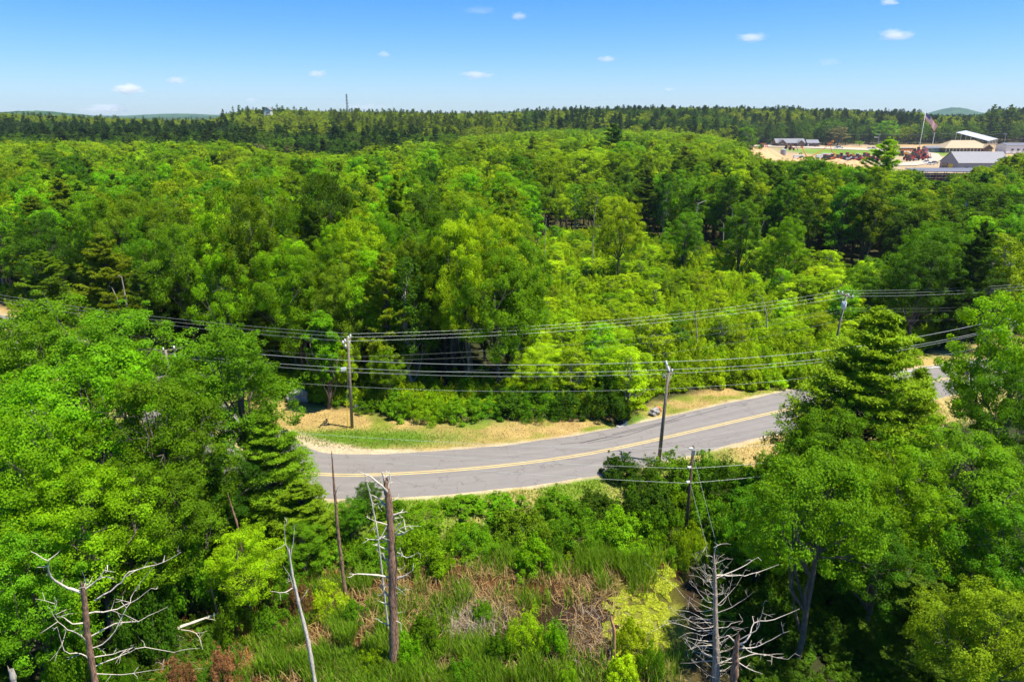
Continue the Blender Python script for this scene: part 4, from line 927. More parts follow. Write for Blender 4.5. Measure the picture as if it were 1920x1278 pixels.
MB().tube([(.32, -.35, TC[2] - 2.0), (.32, -.35, TC[2] - 1.95), (.32, -.35, TC[2] - 1.05), (.32, -.35, TC[2] - .95)], [.26, .31, .31, .2], 12).build('transformer', PORC, pC, smooth=True)
pD, TD = pole('utility_pole', D_b, D_t, 'dark brown slim pole without crossarm rising from the thicket', POLED, [], .15)
for k, dz in enumerate((.12, 1.75, 3.05)):
    MB().tube([(TD[0], TD[1], TD[2] - dz), (TD[0] - .2, TD[1] - .22, TD[2] - dz + .02), (TD[0] - .42, TD[1] - .45, TD[2] - dz + .16)], [.04, .10, .075], 8).build('insulator', PORC, pD, smooth=True)
MB().box((TD[0], TD[1] - .15, TD[2] - .5), (.26, .12, .5)).build('bracket', GALV, pD)
g1 = at(1372, 1120, -1); g0 = at(1345, 1090, -1)
MB().tube([(TD[0], TD[1], TD[2] - .6), (g1[0] - D_b[0], g1[1] - D_b[1], -.2)], .010, 4).build('guy_wire', WIRE, pD)
MB().tube([(TD[0], TD[1], TD[2] - 3.2), (g0[0] - D_b[0], g0[1] - D_b[1], -.2)], .010, 4).build('guy_wire', WIRE, pD)
pE, TE = pole('utility_pole', E_b, E_t, 'pole hidden among the left maples, only its crossarm ladder showing', POLEW, [(.1, 2.4, .3, R(60)), (.9, 2.2, .3, R(60))], .16)
I_t = (-84.0, 91.5, 10.4); J_t = (94.0, 99.0, ztop(512, 99.0)); G_t = (56.0, 73.0, ztop(602, 73.0)); F_t = (-40.0, 53.5, 8.3); H_t = (45.0, 52.5, 8.6)
for nm, q, lb in (('utility_pole', I_t, 'distant pole behind the left maples where the upper wires lead'), ('utility_pole', G_t, 'pole behind the dense right edge maple carrying the heavy wires'), ('utility_pole', F_t, 'pole among the large left maples carrying the three near wires'), ('utility_pole', H_t, 'pole behind the right pines carrying the three near wires'), ('utility_pole', J_t, 'pole past the right edge carrying the upper wires')):
    pole(nm, (q[0] - .2, q[1]), q, lb, POLEW, [(.2, 2.2, 0, .1)], .16)
ad3 = lambda p, d: (p[0] + d[0], p[1] + d[1], p[2] + d[2])
for nm, dy, dz in (('nearest', -1.05, 0), ('middle', .05, .05), ('farthest', 1.05, .1)):
    a = ad3(A_t, (.0, dy, dz - .02)); c = ad3(C_t, (-.2, dy * 1.2, dz - .05)); i = ad3(I_t, (0, dy, dz)); j_ = ad3(J_t, (0, dy, dz))
    wire(a, c, 1.15, .011, '%s upper wire from the roadside pole to the transformer pole' % nm); wire(i, a, 1.0, .011, '%s upper wire running left from the roadside pole' % nm); wire(c, j_, .8, .011, '%s upper wire leaving the transformer pole to the right' % nm)
for nm, dz, s in (('neutral', 2.1, 1.2), ('communication', 2.55, 1.5), ('lowest', 3.9, 1.9)):
    a = ad3(A_t, (0, 0, -dz)); c = ad3(C_t, (0, 0, -dz * .9)); i = ad3(I_t, (0, 0, -dz)); j_ = ad3(J_t, (0, 0, -dz))
    wire(a, c, s, .008, '%s cable below the upper wires from roadside pole to transformer pole' % nm, WIRED); wire(i, a, 1.2, .008, '%s cable left of the roadside pole' % nm, WIRED); wire(c, j_, 1.2, .008, '%s cable right of the transformer pole' % nm, WIRED)
for nm, dy, dz, r in (('far heavy', 1.0, 0.12, .018), ('near heavy', -1.0, 0.1, .015), ('middle lighter', .7, -.95, .012), ('lowest thin', 0, -2.2, .009)):
    b = ad3(B_t, (0, dy, dz)); e_ = ad3(E_t, (0, dy, dz)); q = ad3(G_t, (0, dy, dz))
    wire(e_, b, 1.0, r, '%s wire from the hidden left pole to the tall grey pole' % nm, WIRE); wire(b, q, 1.05, r, '%s wire from the tall grey pole up to the right pines' % nm, WIRE)
for k, (nm, dz) in enumerate((('top', .0), ('middle', 1.7), ('bottom', 3.0))):
    dpt = ad3(D_t, (-.4, -.45, -dz)); f_ = ad3(F_t, (0, 0, -dz * .35)); h_ = ad3(H_t, (0, 0, -dz * .6))
    wire(f_, dpt, .9, .010, '%s near wire crossing the road toward the dark slim pole' % nm); wire(dpt, h_, .7, .010, '%s near wire from the dark slim pole to the right' % nm)

# ------------------------------------------------------------------ dead trees
def P3(u, v, y): x, z = at_y(u, v, y); return (x, y, z)
def snag(lab, trunk, r, branches, mat, twigs=0, seed=1, name='dead_tree', tw=(.5, 1.3), bmat=None, cat='dead tree'):
    """trunk: px points with distance, from base up; branches: list of (px points), radius"""
    g = np.random.RandomState(seed); T = np.array([P3(*q) for q in trunk]); base = T[0].copy(); base[2] = min(base[2], tz(base[0], base[1])) - .1
    root = empty(name, tuple(base)); T[0] = base; T = T - base
    nn_ = 34; ts = np.linspace(0, 1, nn_); td = np.linspace(0, 1, len(T)); T2 = np.stack([np.interp(ts, td, T[:, c]) for c in range(3)], 1); r2 = np.interp(ts, td, r) * (1 + .07 * np.sin(ts * 41 + seed) + g.normal(size=nn_) * .06)
    T2[1:, :2] += np.cumsum(g.normal(size=(nn_ - 1, 2)), 0) * np.mean(r) * .035
    V, Q = tube(T2, r2, 11); V = V.reshape(nn_, 11, 3); ridge = 1 + .10 * g.normal(size=11); V = T2[:, None] + (V - T2[:, None]) * ridge[None, :, None] + g.normal(size=V.shape) * np.mean(r) * .05
    V[-1, :, 2] += np.abs(g.normal(size=11)) * np.mean(r) * 1.6; V = V.reshape(-1, 3)
    link('trunk', mesh('trunk', V, Q, [mat], smooth=False), root)
    L = []
    for pts, r0 in branches:
        B = np.array([P3(*q) for q in pts]) - base
        ln_b = np.linalg.norm(B[-1] - B[0]); B[1:] += g.normal(size=B[1:].shape) * ln_b * .035; Bc = catmull(B, 3) if len(B) > 2 else np.array([B[0], (B[0] + B[1]) / 2, B[1]]); Bc[1:] += g.normal(size=Bc[1:].shape) * ln_b * .006
        L.append((Bc, r0 * .85 * (np.linspace(1, .14, len(Bc)) * g.uniform(.85, 1.15, len(Bc)))))
        for k in range(twigs):
            q = Bc[g.randint(len(Bc) // 3, len(Bc))]; d = unit(g.normal(size=3) + np.array([0, 0, .5])); ln = g.uniform(*tw); e = q + d * ln; mid = (q + e) / 2 + g.normal(size=3) * ln * .12
            L.append((np.array([q, mid, e]), [r0 * .3, r0 * .22, .006]))
            if g.uniform() < .6: d2 = unit(d + g.normal(size=3) * .7); L.append((np.array([mid, mid + d2 * ln * .5]), [r0 * .2, .005]))
    if L: V, Q = tubes(L, 5); link('bare_crown', mesh('bare_crown', V, Q, [bmat or mat], smooth=True), root)
    tag(root, lab, cat); return root
# broken snag
gq = np.random.RandomState(99); br = [([(732 + k * .3, v, 34.3), (732 + sg * gq.uniform(14, 24), v - gq.uniform(2, 14), 34.3 + gq.uniform(-.3, .3))], gq.uniform(.04, .07)) for k, (v, sg) in enumerate(((940, 1), (952, -1), (972, 1), (1018, -1), (1046, 1), (1052, -1), (1070, 1), (1098, -1), (1112, 1), (1135, -1), (1150, 1), (1175, -1)))] + [([(724, 905, 34.3), (720, 894, 34.3), (714, 884, 34.2)], .13), ([(728, 915, 34.3), (731, 900, 34.4), (729, 886, 34.4)], .12), ([(728, 925, 34.3), (712, 905, 34.0), (690, 890, 33.8), (672, 884, 33.6)], .10), ([(725, 950, 34.3), (712, 935, 34.6), (695, 925, 34.8)], .09), ([(733, 962, 34.3), (716, 1000, 34), (708, 1010, 33.9)], .06),
      ([(738, 965, 34.3), (752, 960, 34.2), (760, 957, 34.2)], .10), ([(732, 985, 34.3), (715, 980, 34), (693, 972, 33.8)], .07), ([(742, 990, 34.3), (757, 972, 34.4)], .07), ([(740, 1000, 34.3), (755, 985, 34.0), (788, 988, 33.6)], .06),
      ([(745, 1002, 34.3), (758, 998, 34.0), (768, 990, 33.9)], .09), ([(730, 1000, 34.3), (708, 1008, 34.1), (684, 1010, 34.2)], .07), ([(728, 1030, 34.3), (712, 1025, 34.1), (698, 1020, 34)], .06),
      ([(728, 1082, 34.3), (705, 1078, 33.8), (670, 1081, 33.3), (644, 1088, 32.8)], .09), ([(744, 1084, 34.3), (760, 1080, 34), (776, 1068, 33.9)], .11), ([(730, 1120, 34.3), (718, 1105, 34.2), (712, 1098, 34.1)], .09),
      ([(745, 1035, 34.3), (765, 1040, 33.9), (785, 1035, 33.7)], .05), ([(745, 1100, 34.3), (762, 1115, 34)], .05), ([(732, 1160, 34.3), (750, 1166, 33.9), (752, 1172, 33.9)], .04), ([(727, 1060, 34.3), (715, 1040, 34.1), (706, 1032, 34)], .05)]
s1 = snag('thick broken brown snag standing in front of the road with stubby pale branches', [(738, 1238, 34.2), (739, 1150, 34.3), (737, 1060, 34.3), (733, 985, 34.3), (729, 930, 34.3), (726, 908, 34.3)], [.30, .27, .24, .215, .19, .14], br, SNAGW, 2, 3, tw=(.2, .6), bmat=BARK_W)
snag('slim straight bare trunk left of the broken snag reaching the road', [(648, 1108, 40.4), (640, 1050, 40.4), (632, 980, 40.4), (627, 920, 40.4), (622, 850, 40.4)], [.13, .12, .10, .08, .03], [([(628, 930, 40.4), (634, 915, 40.2), (640, 908, 40.1)], .03), ([(630, 962, 40.4), (622, 955, 40.2)], .03), ([(624, 880, 40.4), (616, 868, 40.3)], .025), ([(626, 900, 40.4), (619, 890, 40.3)], .02)], SNAGW, 0, 4)
snag('short pale leaning dead pole just behind the broken snag\'s left side', [(722, 1080, 37), (708, 1000, 37), (697, 940, 37), (683, 886, 37)], [.055, .05, .04, .02], [([(700, 950, 37), (710, 940, 37)], .02), ([(706, 985, 37), (692, 995, 37)], .03), ([(695, 920, 37), (688, 905, 37)], .02)], BARK_W, 1, 5, tw=(.2, .5))
snag('thin dead tree with a forked wispy top leaning right at the bottom', [(594, 1290, 31.8), (578, 1200, 32), (560, 1130, 32), (549, 1080, 32), (541, 1030, 32)], [.14, .12, .10, .07, .05],
     [([(541, 1035, 32), (536, 1005, 32), (534, 978, 32)], .04), ([(545, 1040, 32), (553, 1010, 32), (556, 985, 32)], .04), ([(551, 1100, 32), (530, 1112, 31.6), (505, 1108, 31.2)], .05), ([(553, 1110, 32), (540, 1080, 31.8), (528, 1058, 31.8)], .03), ([(560, 1130, 32), (572, 1112, 31.8)], .03)], BARK_W, 2, 6, tw=(.2, .7))
snag('crooked dead tree in the lower left with long white arms spread wide', [(180, 1300, 29.8), (172, 1240, 30), (165, 1190, 30), (160, 1140, 30), (155, 1100, 30)], [.19, .17, .16, .15, .12],
     [([(157, 1110, 30), (125, 1105, 29.8), (100, 1085, 29.6), (85, 1050, 29.4), (52, 1028, 29.2)], .10), ([(157, 1105, 30), (172, 1098, 30), (190, 1080, 30), (205, 1060, 30)], .08), ([(158, 1110, 30), (158, 1090, 30), (161, 1075, 30)], .06),
      ([(178, 1125, 30.1), (215, 1100, 30.4), (260, 1068, 30.8), (300, 1050, 31.2), (338, 1036, 31.5)], .06), ([(163, 1150, 30), (210, 1140, 30.2), (245, 1130, 30.4), (280, 1103, 30.6)], .06), ([(165, 1195, 30), (215, 1170, 30.2), (260, 1160, 30.4), (305, 1145, 30.6)], .06),
      ([(165, 1165, 30), (140, 1170, 29.7), (120, 1158, 29.5), (104, 1150, 29.3), (102, 1120, 29.2)], .05), ([(168, 1215, 30), (150, 1205, 29.7), (147, 1180, 29.5), (120, 1175, 29.3), (95, 1148, 29.2)], .06), ([(170, 1215, 30), (200, 1185, 30.1), (225, 1150, 30.2), (240, 1110, 30.4), (285, 1062, 30.6)], .05),
      ([(173, 1240, 30), (150, 1225, 29.8), (120, 1215, 29.6), (100, 1180, 29.5)], .05), ([(172, 1232, 30), (210, 1225, 30), (250, 1215, 30.2)], .05), ([(175, 1250, 30), (220, 1250, 30.1), (270, 1228, 30.2), (330, 1215, 30.4), (392, 1208, 30.6)], .045), ([(177, 1262, 30), (230, 1262, 29.9), (300, 1250, 29.9)], .04)], SNAGW, 4, 7, tw=(.3, 1.0), bmat=BARK_W)
# white many-branched dead tree
g = np.random.RandomState(12); WB = []
for q in range(60):
    v = 1046 + (q / 60) ** .9 * 235; left = g.uniform() < .62; ln = min(1, (v - 1028) / 130) * g.uniform(18, 128) * (1 if left else .75) + 12; sg = (-1 if left else 1) * g.uniform(.55, 1)
    rise = g.uniform(.3, 1.0) if v < 1150 else g.uniform(-.15, .65)
    dyb = g.uniform(-1.6, 1.6); u0 = 1338 + (v - 1050) * .02; c1 = g.uniform(-.12, .25)
    if v > 1200: ln *= .7
    WB.append(([(u0, v, 31.0), (u0 + sg * ln * .3, v - rise * ln * (.3 - c1), 31 + dyb * .3), (u0 + sg * ln * .65, v - rise * ln * (.65 - c1 * .6) + g.normal() * 3, 31 + dyb * .6), (u0 + sg * ln, v - rise * ln, 31 + dyb)], (.027 if ln > 60 else .019) * g.uniform(.6, 1.1)))
WB += [([(1340, 1078, 31), (1370, 1080, 31.3), (1405, 1075, 31.6), (1462, 1060, 32)], .05), ([(1338, 1050, 31), (1343, 1020, 31), (1368, 1016, 31)], .03), ([(1340, 1085, 31), (1385, 1062, 31.2), (1420, 1040, 31.5)], .045)]
snag('white bristling dead tree with dozens of thin upswept branches, beside the duckweed', [(1343, 1300, 31), (1343, 1220, 31), (1341, 1140, 31), (1340, 1080, 31), (1338, 1036, 31)], [.20, .17, .13, .09, .03], WB, SNAGG, 2, 8, tw=(.2, .7), bmat=BARK_W)
snag('smaller dead tree with long bare arms right of the white bristling one', [(1376, 1300, 30.5), (1379, 1245, 30.6), (1383, 1200, 30.6)], [.20, .18, .12],
     [([(1383, 1210, 30.6), (1405, 1195, 30.6), (1425, 1170, 30.8), (1455, 1152, 31), (1490, 1140, 31.2)], .06), ([(1384, 1200, 30.6), (1420, 1175, 30.4), (1432, 1150, 30.4), (1432, 1130, 30.4)], .04), ([(1385, 1215, 30.6), (1420, 1212, 30.6), (1450, 1195, 30.6), (1476, 1178, 30.6)], .05),
      ([(1385, 1205, 30.6), (1410, 1220, 30.6), (1440, 1228, 30.6), (1470, 1226, 30.6)], .04), ([(1384, 1235, 30.6), (1420, 1232, 30.4), (1475, 1235, 30.2)], .04), ([(1383, 1240, 30.6), (1405, 1255, 30.4), (1430, 1262, 30.2)], .04), ([(1382, 1208, 30.6), (1368, 1192, 30.6), (1358, 1200, 30.6), (1348, 1215, 30.6)], .04), ([(1381, 1230, 30.6), (1360, 1240, 30.4), (1345, 1245, 30.2)], .03)], SNAGW, 3, 9, tw=(.3, .8), bmat=BARK_W)
snag('fallen grey log lying across the left marsh edge', [(262, 1196, 35.9), (330, 1178, 36.6), (385, 1158, 37.2), (440, 1140, 38.0)], [.10, .11, .08, .03], [([(385, 1158, 37.2), (402, 1160, 36.8), (410, 1170, 36.3)], .04), ([(330, 1178, 36.6), (366, 1188, 35.6), (385, 1215, 34.6)], .05)], BARK_W, 2, 10, name='fallen_log', tw=(.3, .8), cat='log')
snag('dark stick of a dead trunk poking out over the shrubs above the lime-green maple', [(452, 1012, 42), (444, 980, 42), (434, 950, 42), (427, 926, 42)], [.10, .08, .05, .02], [([(440, 970, 42), (432, 955, 42)], .02)], SNAGW, 0, 11)
snag('thin dark dead stem left of the lime-green maple', [(408, 1140, 38), (396, 1100, 38), (388, 1060, 38)], [.07, .06, .03], [([(398, 1105, 38), (382, 1110, 38)], .02), ([(392, 1080, 38), (400, 1070, 38)], .02)], SNAGW, 0, 12)
snag('bleached broken stub in the bottom left corner', [(22, 1300, 28), (22, 1258, 28)], [.14, .13], [], BARK_W, 0, 13, name='stump', cat='stump')
snag('broken orange stump standing in the dark mud', [(1156, 1198, 34.2), (1151, 1178, 34.2), (1145, 1158, 34.2)], [.09, .09, .07], [], plain('raw_wood', (.50, .25, .12), .8, var=.4, scale=9), 0, 14, name='stump', cat='stump')
for q, (pts, r0, lb) in enumerate((([(1309, 410, 150), (1306, 395, 150), (1309, 382, 150), (1324, 376, 150)], .15, 'bent grey dead pole at the left of the dark clump'), ([(1366, 442, 147), (1371, 415, 147), (1374, 392, 147)], .17, 'pale dead trunk in the group of bare poles before the dark clump'), ([(1361, 440, 147), (1357, 425, 147), (1356, 418, 147)], .12, 'short dead stick beside the pale dead trunk'), ([(1384, 450, 146), (1382, 425, 146), (1379, 405, 146)], .10, 'thin dead stick right of the pale dead trunk'), ([(1419, 462, 143), (1424, 435, 143), (1433, 415, 143)], .11, 'curved pale dead stick left of the lone bright maple'),
     ([(1112, 440, 138), (1114, 405, 138), (1120, 370, 138)], .09, 'dark bare pole left of the yellow-green maple'), ([(1021, 450, 130), (1023, 430, 130), (1024, 410, 130)], .08, 'thin dark bare pole in the wet thicket'), ([(1836, 582, 103), (1843, 530, 103), (1855, 462, 103)], .17, 'pale dead trunk with short stubs by the wires near the right edge'), ([(1856, 562, 105), (1862, 530, 105), (1872, 500, 105)], .13, 'second pale dead trunk close to the right edge'),
     ([(694, 668, 77), (692, 620, 77), (688, 560, 77)], .13, 'pale thin trunk in the dark woods right of the roadside pole'), ([(1196, 680, 86), (1198, 640, 86), (1200, 600, 86)], .13, 'slender grey trunk at the thicket front above the stream'), ([(1305, 672, 88), (1307, 640, 88), (1304, 590, 88)], .14, 'grey trunk at the thicket front right of the grey pole'), ([(1440, 640, 92), (1437, 590, 92), (1430, 560, 92)], .13, 'whitish leaning trunk at the thicket front near the transformer pole'), ([(240, 610, 84), (236, 560, 84), (228, 520, 84)], .14, 'bleached trunk in the dark gap right of the broad layered pine'), ([(225, 600, 84), (220, 560, 84), (210, 540, 84)], .10, 'thin bare trunk in the dark gap beside the bleached one'))):
    snag(lb, pts, list(np.linspace(r0, r0 * .4, len(pts))), [([pts[1], (pts[1][0] + 9 * (-1) ** q, pts[1][1] - 7, pts[1][2])], r0 * .3), ([pts[2], (pts[2][0] - 8, pts[2][1] - 6, pts[2][2])], r0 * .25)], BARK_P, 1, 20 + q, tw=(.4, 1.2))

# ------------------------------------------------------------------ rocks
ROCK = bark('granite', (.16, .15, .14), (.42, .40, .38), 5)
def rock(u, v, d, lab, seed, mat=ROCK, name='boulder'):
    x, y = at(u, v); g = np.random.RandomState(seed); nu, nv_ = 22, 12; V = []
    for i in range(nv_ + 1):
        for j in range(nu):
            th = math.pi * i / nv_; ph = 2 * math.pi * j / nu; q = np.array([math.sin(th) * math.cos(ph), math.sin(th) * math.sin(ph), math.cos(th)])
            f = 1 + .22 * math.sin(q[0] * 3 + seed) * math.cos(q[1] * 4 + seed * 2) + .12 * math.sin(q[2] * 6 + q[0] * 5); q = np.sign(q) * np.abs(q) ** .85 * f
            V.append(q * np.array(d) * .5 + np.array([0, 0, d[2] * .32]))
    Q = [(i * nu + j, (i + 1) * nu + j, (i + 1) * nu + (j + 1) % nu, i * nu + (j + 1) % nu) for i in range(nv_) for j in range(nu)]
    o = link(name, mesh(name, V, Q, [mat]), None, (x, y, tz(x, y)), g.uniform(0, 3)); tag(o, lab, 'boulder' if name == 'boulder' else 'stone'); return o
bo = rock(559, 752, (2.2, 1.7, 1.7), 'dark domed boulder with a white mark at the left end of the dry verge', 2)
MB().box((-.35, -.95, .62), (.10, .05, .42), .1).box((-.12, -.97, .56), (.09, .05, .40), .05).build('painted_mark', WHT, bo)
bo.rotation_euler.z = 0
rock(1227, 777, (1.3, .9, 1.0), 'grey angular rock on the verge beside the tall grey pole', 5); rock(1234, 770, (.8, .5, .7), 'rusty orange rock leaning on the grey angular rock', 6, plain('rust_stone', (.45, .19, .07), .8, var=.4, scale=3))
rock(1163, 799, (.9, .6, .5), 'small pale stone at the ditch mouth by the road', 7, name='stone'); rock(672, 764, (1.3, .6, .45), 'flat pale stone at the edge of the hedge right of the roadside pole', 8, name='stone')
# ditch mouth and stream
ST = plain('stream_water', (.05, .075, .10), .08, 0, .1, spec=.5)
pc = [at(u, v) for u, v in ((1160, 792), (1178, 790), (1176, 760), (1182, 735), (1180, 712), (1168, 712), (1166, 735), (1162, 762))]
n_ = len(pc); cxx, cyy_ = at(1164, 791)
cv = MB().tube([(0, 0, 0), (0, 1.3, .05)], [.42, .42], 14, cap=False).tube([(0, .25, 0), (0, .3, 0)], [.40, .40], 14).build('culvert', BLK if 0 else plain('concrete_and_mouth_shade', (.06, .06, .055), .9), None, (cxx, cyy_ + .5, -.42)); tag(cv, 'dark round culvert mouth in the ditch under the overhanging shrub', 'culvert')  # dark disc set inside the pipe paints the shade of its mouth
st = link('stream', mesh('stream', [(x, y, -.42) for x, y in pc], [tuple(range(n_))], [ST])); tag(st, kind='structure')

# ------------------------------------------------------------------ marsh
m, n, l, p = newmat('marsh_water'); tc = n.new('ShaderNodeTexCoord'); no = n.new('ShaderNodeTexNoise'); no.inputs['Scale'].default_value = .9; no.inputs['Detail'].default_value = 4
cr = n.new('ShaderNodeValToRGB'); e = cr.color_ramp.elements; e[0].position = .4; e[0].color = (.030, .012, .006, 1); e[1].position = .62; e[1].color = (.085, .032, .012, 1)
l.new(tc.outputs['Object'], no.inputs['Vector']); l.new(no.outputs['Fac'], cr.inputs[0]); l.new(cr.outputs[0], p.inputs['Base Color']); p.inputs['Roughness'].default_value = .28; p.inputs['Specular IOR Level'].default_value = .25
mw = link('marsh_water', mesh('marsh_water', [(-16, 24, -1.13), (13, 24, -1.13), (13, 46, -1.13), (-16, 46, -1.13)], [(0, 1, 2, 3)], [m])); tag(mw, kind='structure')
def blades(name, n_, region, color, hmin, hmax, lean, wdt, seed, curl=.25, z0=-.05, mat=BLADE, dark=0):
    g = np.random.RandomState(seed); B = []
    while len(B) < n_:
        k = n_ * 3; u = g.uniform(300, 1320, k); v = g.uniform(1000, 1330, k)
        xy = np.array(at(0, 0)) if 0 else None
        a = (u - 960) / FPX; b = (v - 639) / FPX; dz = -SP - b * CP; t = (-1.1 - CAMZ) / dz; x = a * t; y = (CP - b * SP) * t
        pr_ = region(u, v, x, y); ok = g.uniform(size=k) < pr_
        B += list(zip(x[ok], y[ok], u[ok]))
    B = np.array(B)[g.choice(len(B), n_, replace=False)]; x, y = B[:, 0], B[:, 1]; z = np.maximum(terr(x, y), -1.14) + z0
    h = g.uniform(hmin, hmax, n_) * (.7 + .6 * vnoise(x, y, 2.2, seed)); az = g.uniform(0, 6.283, n_); la = np.abs(g.normal(0, lean, n_)); d = np.stack([np.cos(az), np.sin(az), 0 * az], 1); s = np.stack([-np.sin(az + 1.0 * g.normal(size=n_)), np.cos(az), 0 * az], 1) * (wdt / 2) * g.uniform(.6, 1.3, (n_, 1))
    P0 = np.stack([x, y, z], 1); P1 = P0 + d * (np.sin(la) * h * .55)[:, None] + np.array([0, 0, 1]) * (np.cos(la) * h * .55)[:, None]
    l2 = la + curl * g.uniform(.3, 2, n_); P2 = P1 + d * (np.sin(l2) * h * .45)[:, None] + np.array([0, 0, 1]) * (np.cos(l2) * h * .45)[:, None]
    V = np.stack([P0 - s, P0 + s, P1 + s * .85, P1 - s * .85, P2 + s * .15, P2 - s * .15], 1).reshape(-1, 3); i0 = np.arange(n_)[:, None] * 6
    Q = np.vstack([i0 + np.array([0, 1, 2, 3]), i0 + np.array([3, 2, 4, 5])]); tone = np.repeat(np.clip(.5 * vnoise(x, y, 1.3, seed + 3) + .6 * g.uniform(size=n_), 0, 1), 6)
    o = link(name, mesh(name, V, Q, [mat], {'tone': tone}), color=color); tag(o, kind='stuff'); return o
gs = lambda u, v, cu, cv, su, sv_: np.exp(-((u - cu) / su) ** 2 - ((v - cv) / sv_) ** 2)
wm = lambda u, v: np.clip(1.3 * gs(u, v, 815, 1084, 72, 26) + 1.2 * gs(u, v, 935, 1100, 50, 20) + 1.2 * gs(u, v, 1015, 1108, 50, 18) + gs(u, v, 1105, 1195, 30, 45), 0, 1)
inm = lambda u, v: (v > 1040) * (u > 420) * (u < 1290)
def r_green(u, v, x, y):
    q = .9 * gs(u, v, 640, 1180, 90, 120) + .35 * gs(u, v, 820, 1260, 220, 45) + 1.2 * gs(u, v, 1160, 1075, 45, 34) + .8 * gs(u, v, 1010, 1052, 190, 20) + .5 * gs(u, v, 985, 1115, 55, 25) + .5 * gs(u, v, 840, 1120, 60, 40) + .6 * gs(u, v, 540, 1240, 110, 50) + .5 * gs(u, v, 1225, 985, 30, 30) + .35 * gs(u, v, 960, 1250, 200, 40)
    q = q * (vnoise(x, y, 1.1, 71) > .42); return q * (1 - gs(u, v, 1110, 1200, 50, 60)) * (1 - gs(u, v, 1215, 1110, 42, 90) * (np.abs(v - 1075) > 60)) * (v > 1000) * (1 - .9 * wm(u, v))
def r_dead(u, v, x, y):
    q = 1.0 * gs(u, v, 900, 1085, 170, 28) + .9 * gs(u, v, 880, 1140, 70, 30) + .35 * gs(u, v, 640, 1180, 100, 110) + .4 * gs(u, v, 800, 1260, 300, 40) + .5 * gs(u, v, 760, 1130, 30, 40) + .5 * gs(u, v, 1050, 1110, 90, 30) + .5 * gs(u, v, 430, 1240, 60, 40)
    return q * (vnoise(x, y, 1.5, 72) > .38) * (1 - .93 * wm(u, v))
blades('cattails', 46000, r_green, (.155, .28, .014), .6, 1.35, .2, .055, 1)
blades('dead_reeds', 6000, r_dead, (.42, .31, .13), .4, 1.15, .75, .035, 2, .5)
blades('fallen_reeds', 5000, lambda u, v, x, y: ((1.0 * gs(u, v, 930, 1095, 200, 32) + .8 * gs(u, v, 780, 1100, 60, 40)) * (1 - .8 * wm(u, v)) + .4 * gs(u, v, 650, 1200, 110, 100) + .35 * gs(u, v, 1110, 1200, 45, 55)), (.44, .30, .12), .6, 1.3, 1.35, .045, 3, .25, .10)
blades('bleached_twigs', 1300, lambda u, v, x, y: 1.0 * gs(u, v, 885, 1165, 40, 28) + .16 * gs(u, v, 1115, 1190, 50, 55) + .35 * gs(u, v, 300, 1235, 60, 30), (.50, .42, .33), .5, 1.4, 1.15, .022, 4, .5, .15)
blades('rusty_bracken', 4500, lambda u, v, x, y: gs(u, v, 420, 1210, 55, 40) + gs(u, v, 565, 1085, 35, 20) + .6 * gs(u, v, 310, 1250, 60, 25), (.34, .15, .045), .3, 1.0, .8, .07, 6, .6)
# duckweed: small leaf pads on the channel
g = np.random.RandomState(8); k = 60000; u = g.uniform(1130, 1300, k); v = g.uniform(1000, 1270, k)
a = (u - 960) / FPX; b = (v - 639) / FPX; t = (-1.1 - CAMZ) / (-SP - b * CP); x = a * t; y = (CP - b * SP) * t
cu = np.interp(v, [1000, 1060, 1120, 1200, 1270], [1232, 1228, 1205, 1185, 1180]); wd = np.interp(v, [1000, 1060, 1120, 1200, 1270], [22, 40, 55, 60, 50])
ok = (np.abs(u - cu) < wd * (.6 + .8 * vnoise(x, y, 1.2, 9))) & (vnoise(x, y, .45, 10) > .36) ; x, y = x[ok], y[ok]
P = np.stack([x, y, np.maximum(terr(x, y), -1.13) + .03 + g.uniform(0, .06, len(x))], 1); V, Q = leaf_quads(P, np.array([0, 0, 1.]) + g.normal(size=P.shape) * .3, .13, .9, g)
dk = link('duckweed', mesh('duckweed', V, Q, [BLADE], {'tone': np.repeat(g.uniform(0, 1, len(x)), 4)}), color=(.27, .31, .018)); tag(dk, kind='stuff')
# short grass on the verges
g = np.random.RandomState(15); k = 150000; x = g.uniform(-45, 50, k); f = g.uniform(-10, 13, k); y = road_y(x) + f; d = road_dist(x, y); fr = f < 0
gd = np.exp(-((x - gpx) / 8) ** 2 - ((y - gpy) / 2.0) ** 2) + np.exp(-((x - at(560, 820)[0]) / 5) ** 2 - ((y - at(560, 820)[1]) / 1.6) ** 2)
ok = (d > RHW + .7) & (y < edge_y(x) + 1) & ((fr & (d < 9.5)) | ((~fr) & (g.uniform(size=k) < .25 + .6 * np.clip(gd, 0, 1)))) ; x, y, fr, gd = x[ok], y[ok], fr[ok], gd[ok]; n_ = len(x)
isg = fr & (x < 18) | (g.uniform(size=n_) < np.clip(gd + .18 * (fbm(x, y, 5, 11) < .48), 0, 1))
for nm, sel, c, hh in (('verge_grass', isg, (.16, .24, .02), (.08, .26)), ('dry_grass', ~isg, (.42, .31, .12), (.05, .14))):
    xs_, ys_ = x[sel], y[sel]; m_ = len(xs_); h = g.uniform(*hh, m_); az = g.uniform(0, 6.28, m_); P0 = np.stack([xs_, ys_, terr(xs_, ys_) - .01], 1); s = np.stack([np.cos(az), np.sin(az), 0 * az], 1) * .035
    tp = P0 + np.stack([g.normal(size=m_) * .08, g.normal(size=m_) * .08, h], 1); V = np.stack([P0 - s, P0 + s, tp + s * .2, tp - s * .2], 1).reshape(-1, 3)
    o = link(nm, mesh(nm, V, np.arange(4 * m_).reshape(-1, 4), [BLADE], {'tone': np.repeat(g.uniform(0, 1, m_), 4)}), color=c); tag(o, kind='stuff')

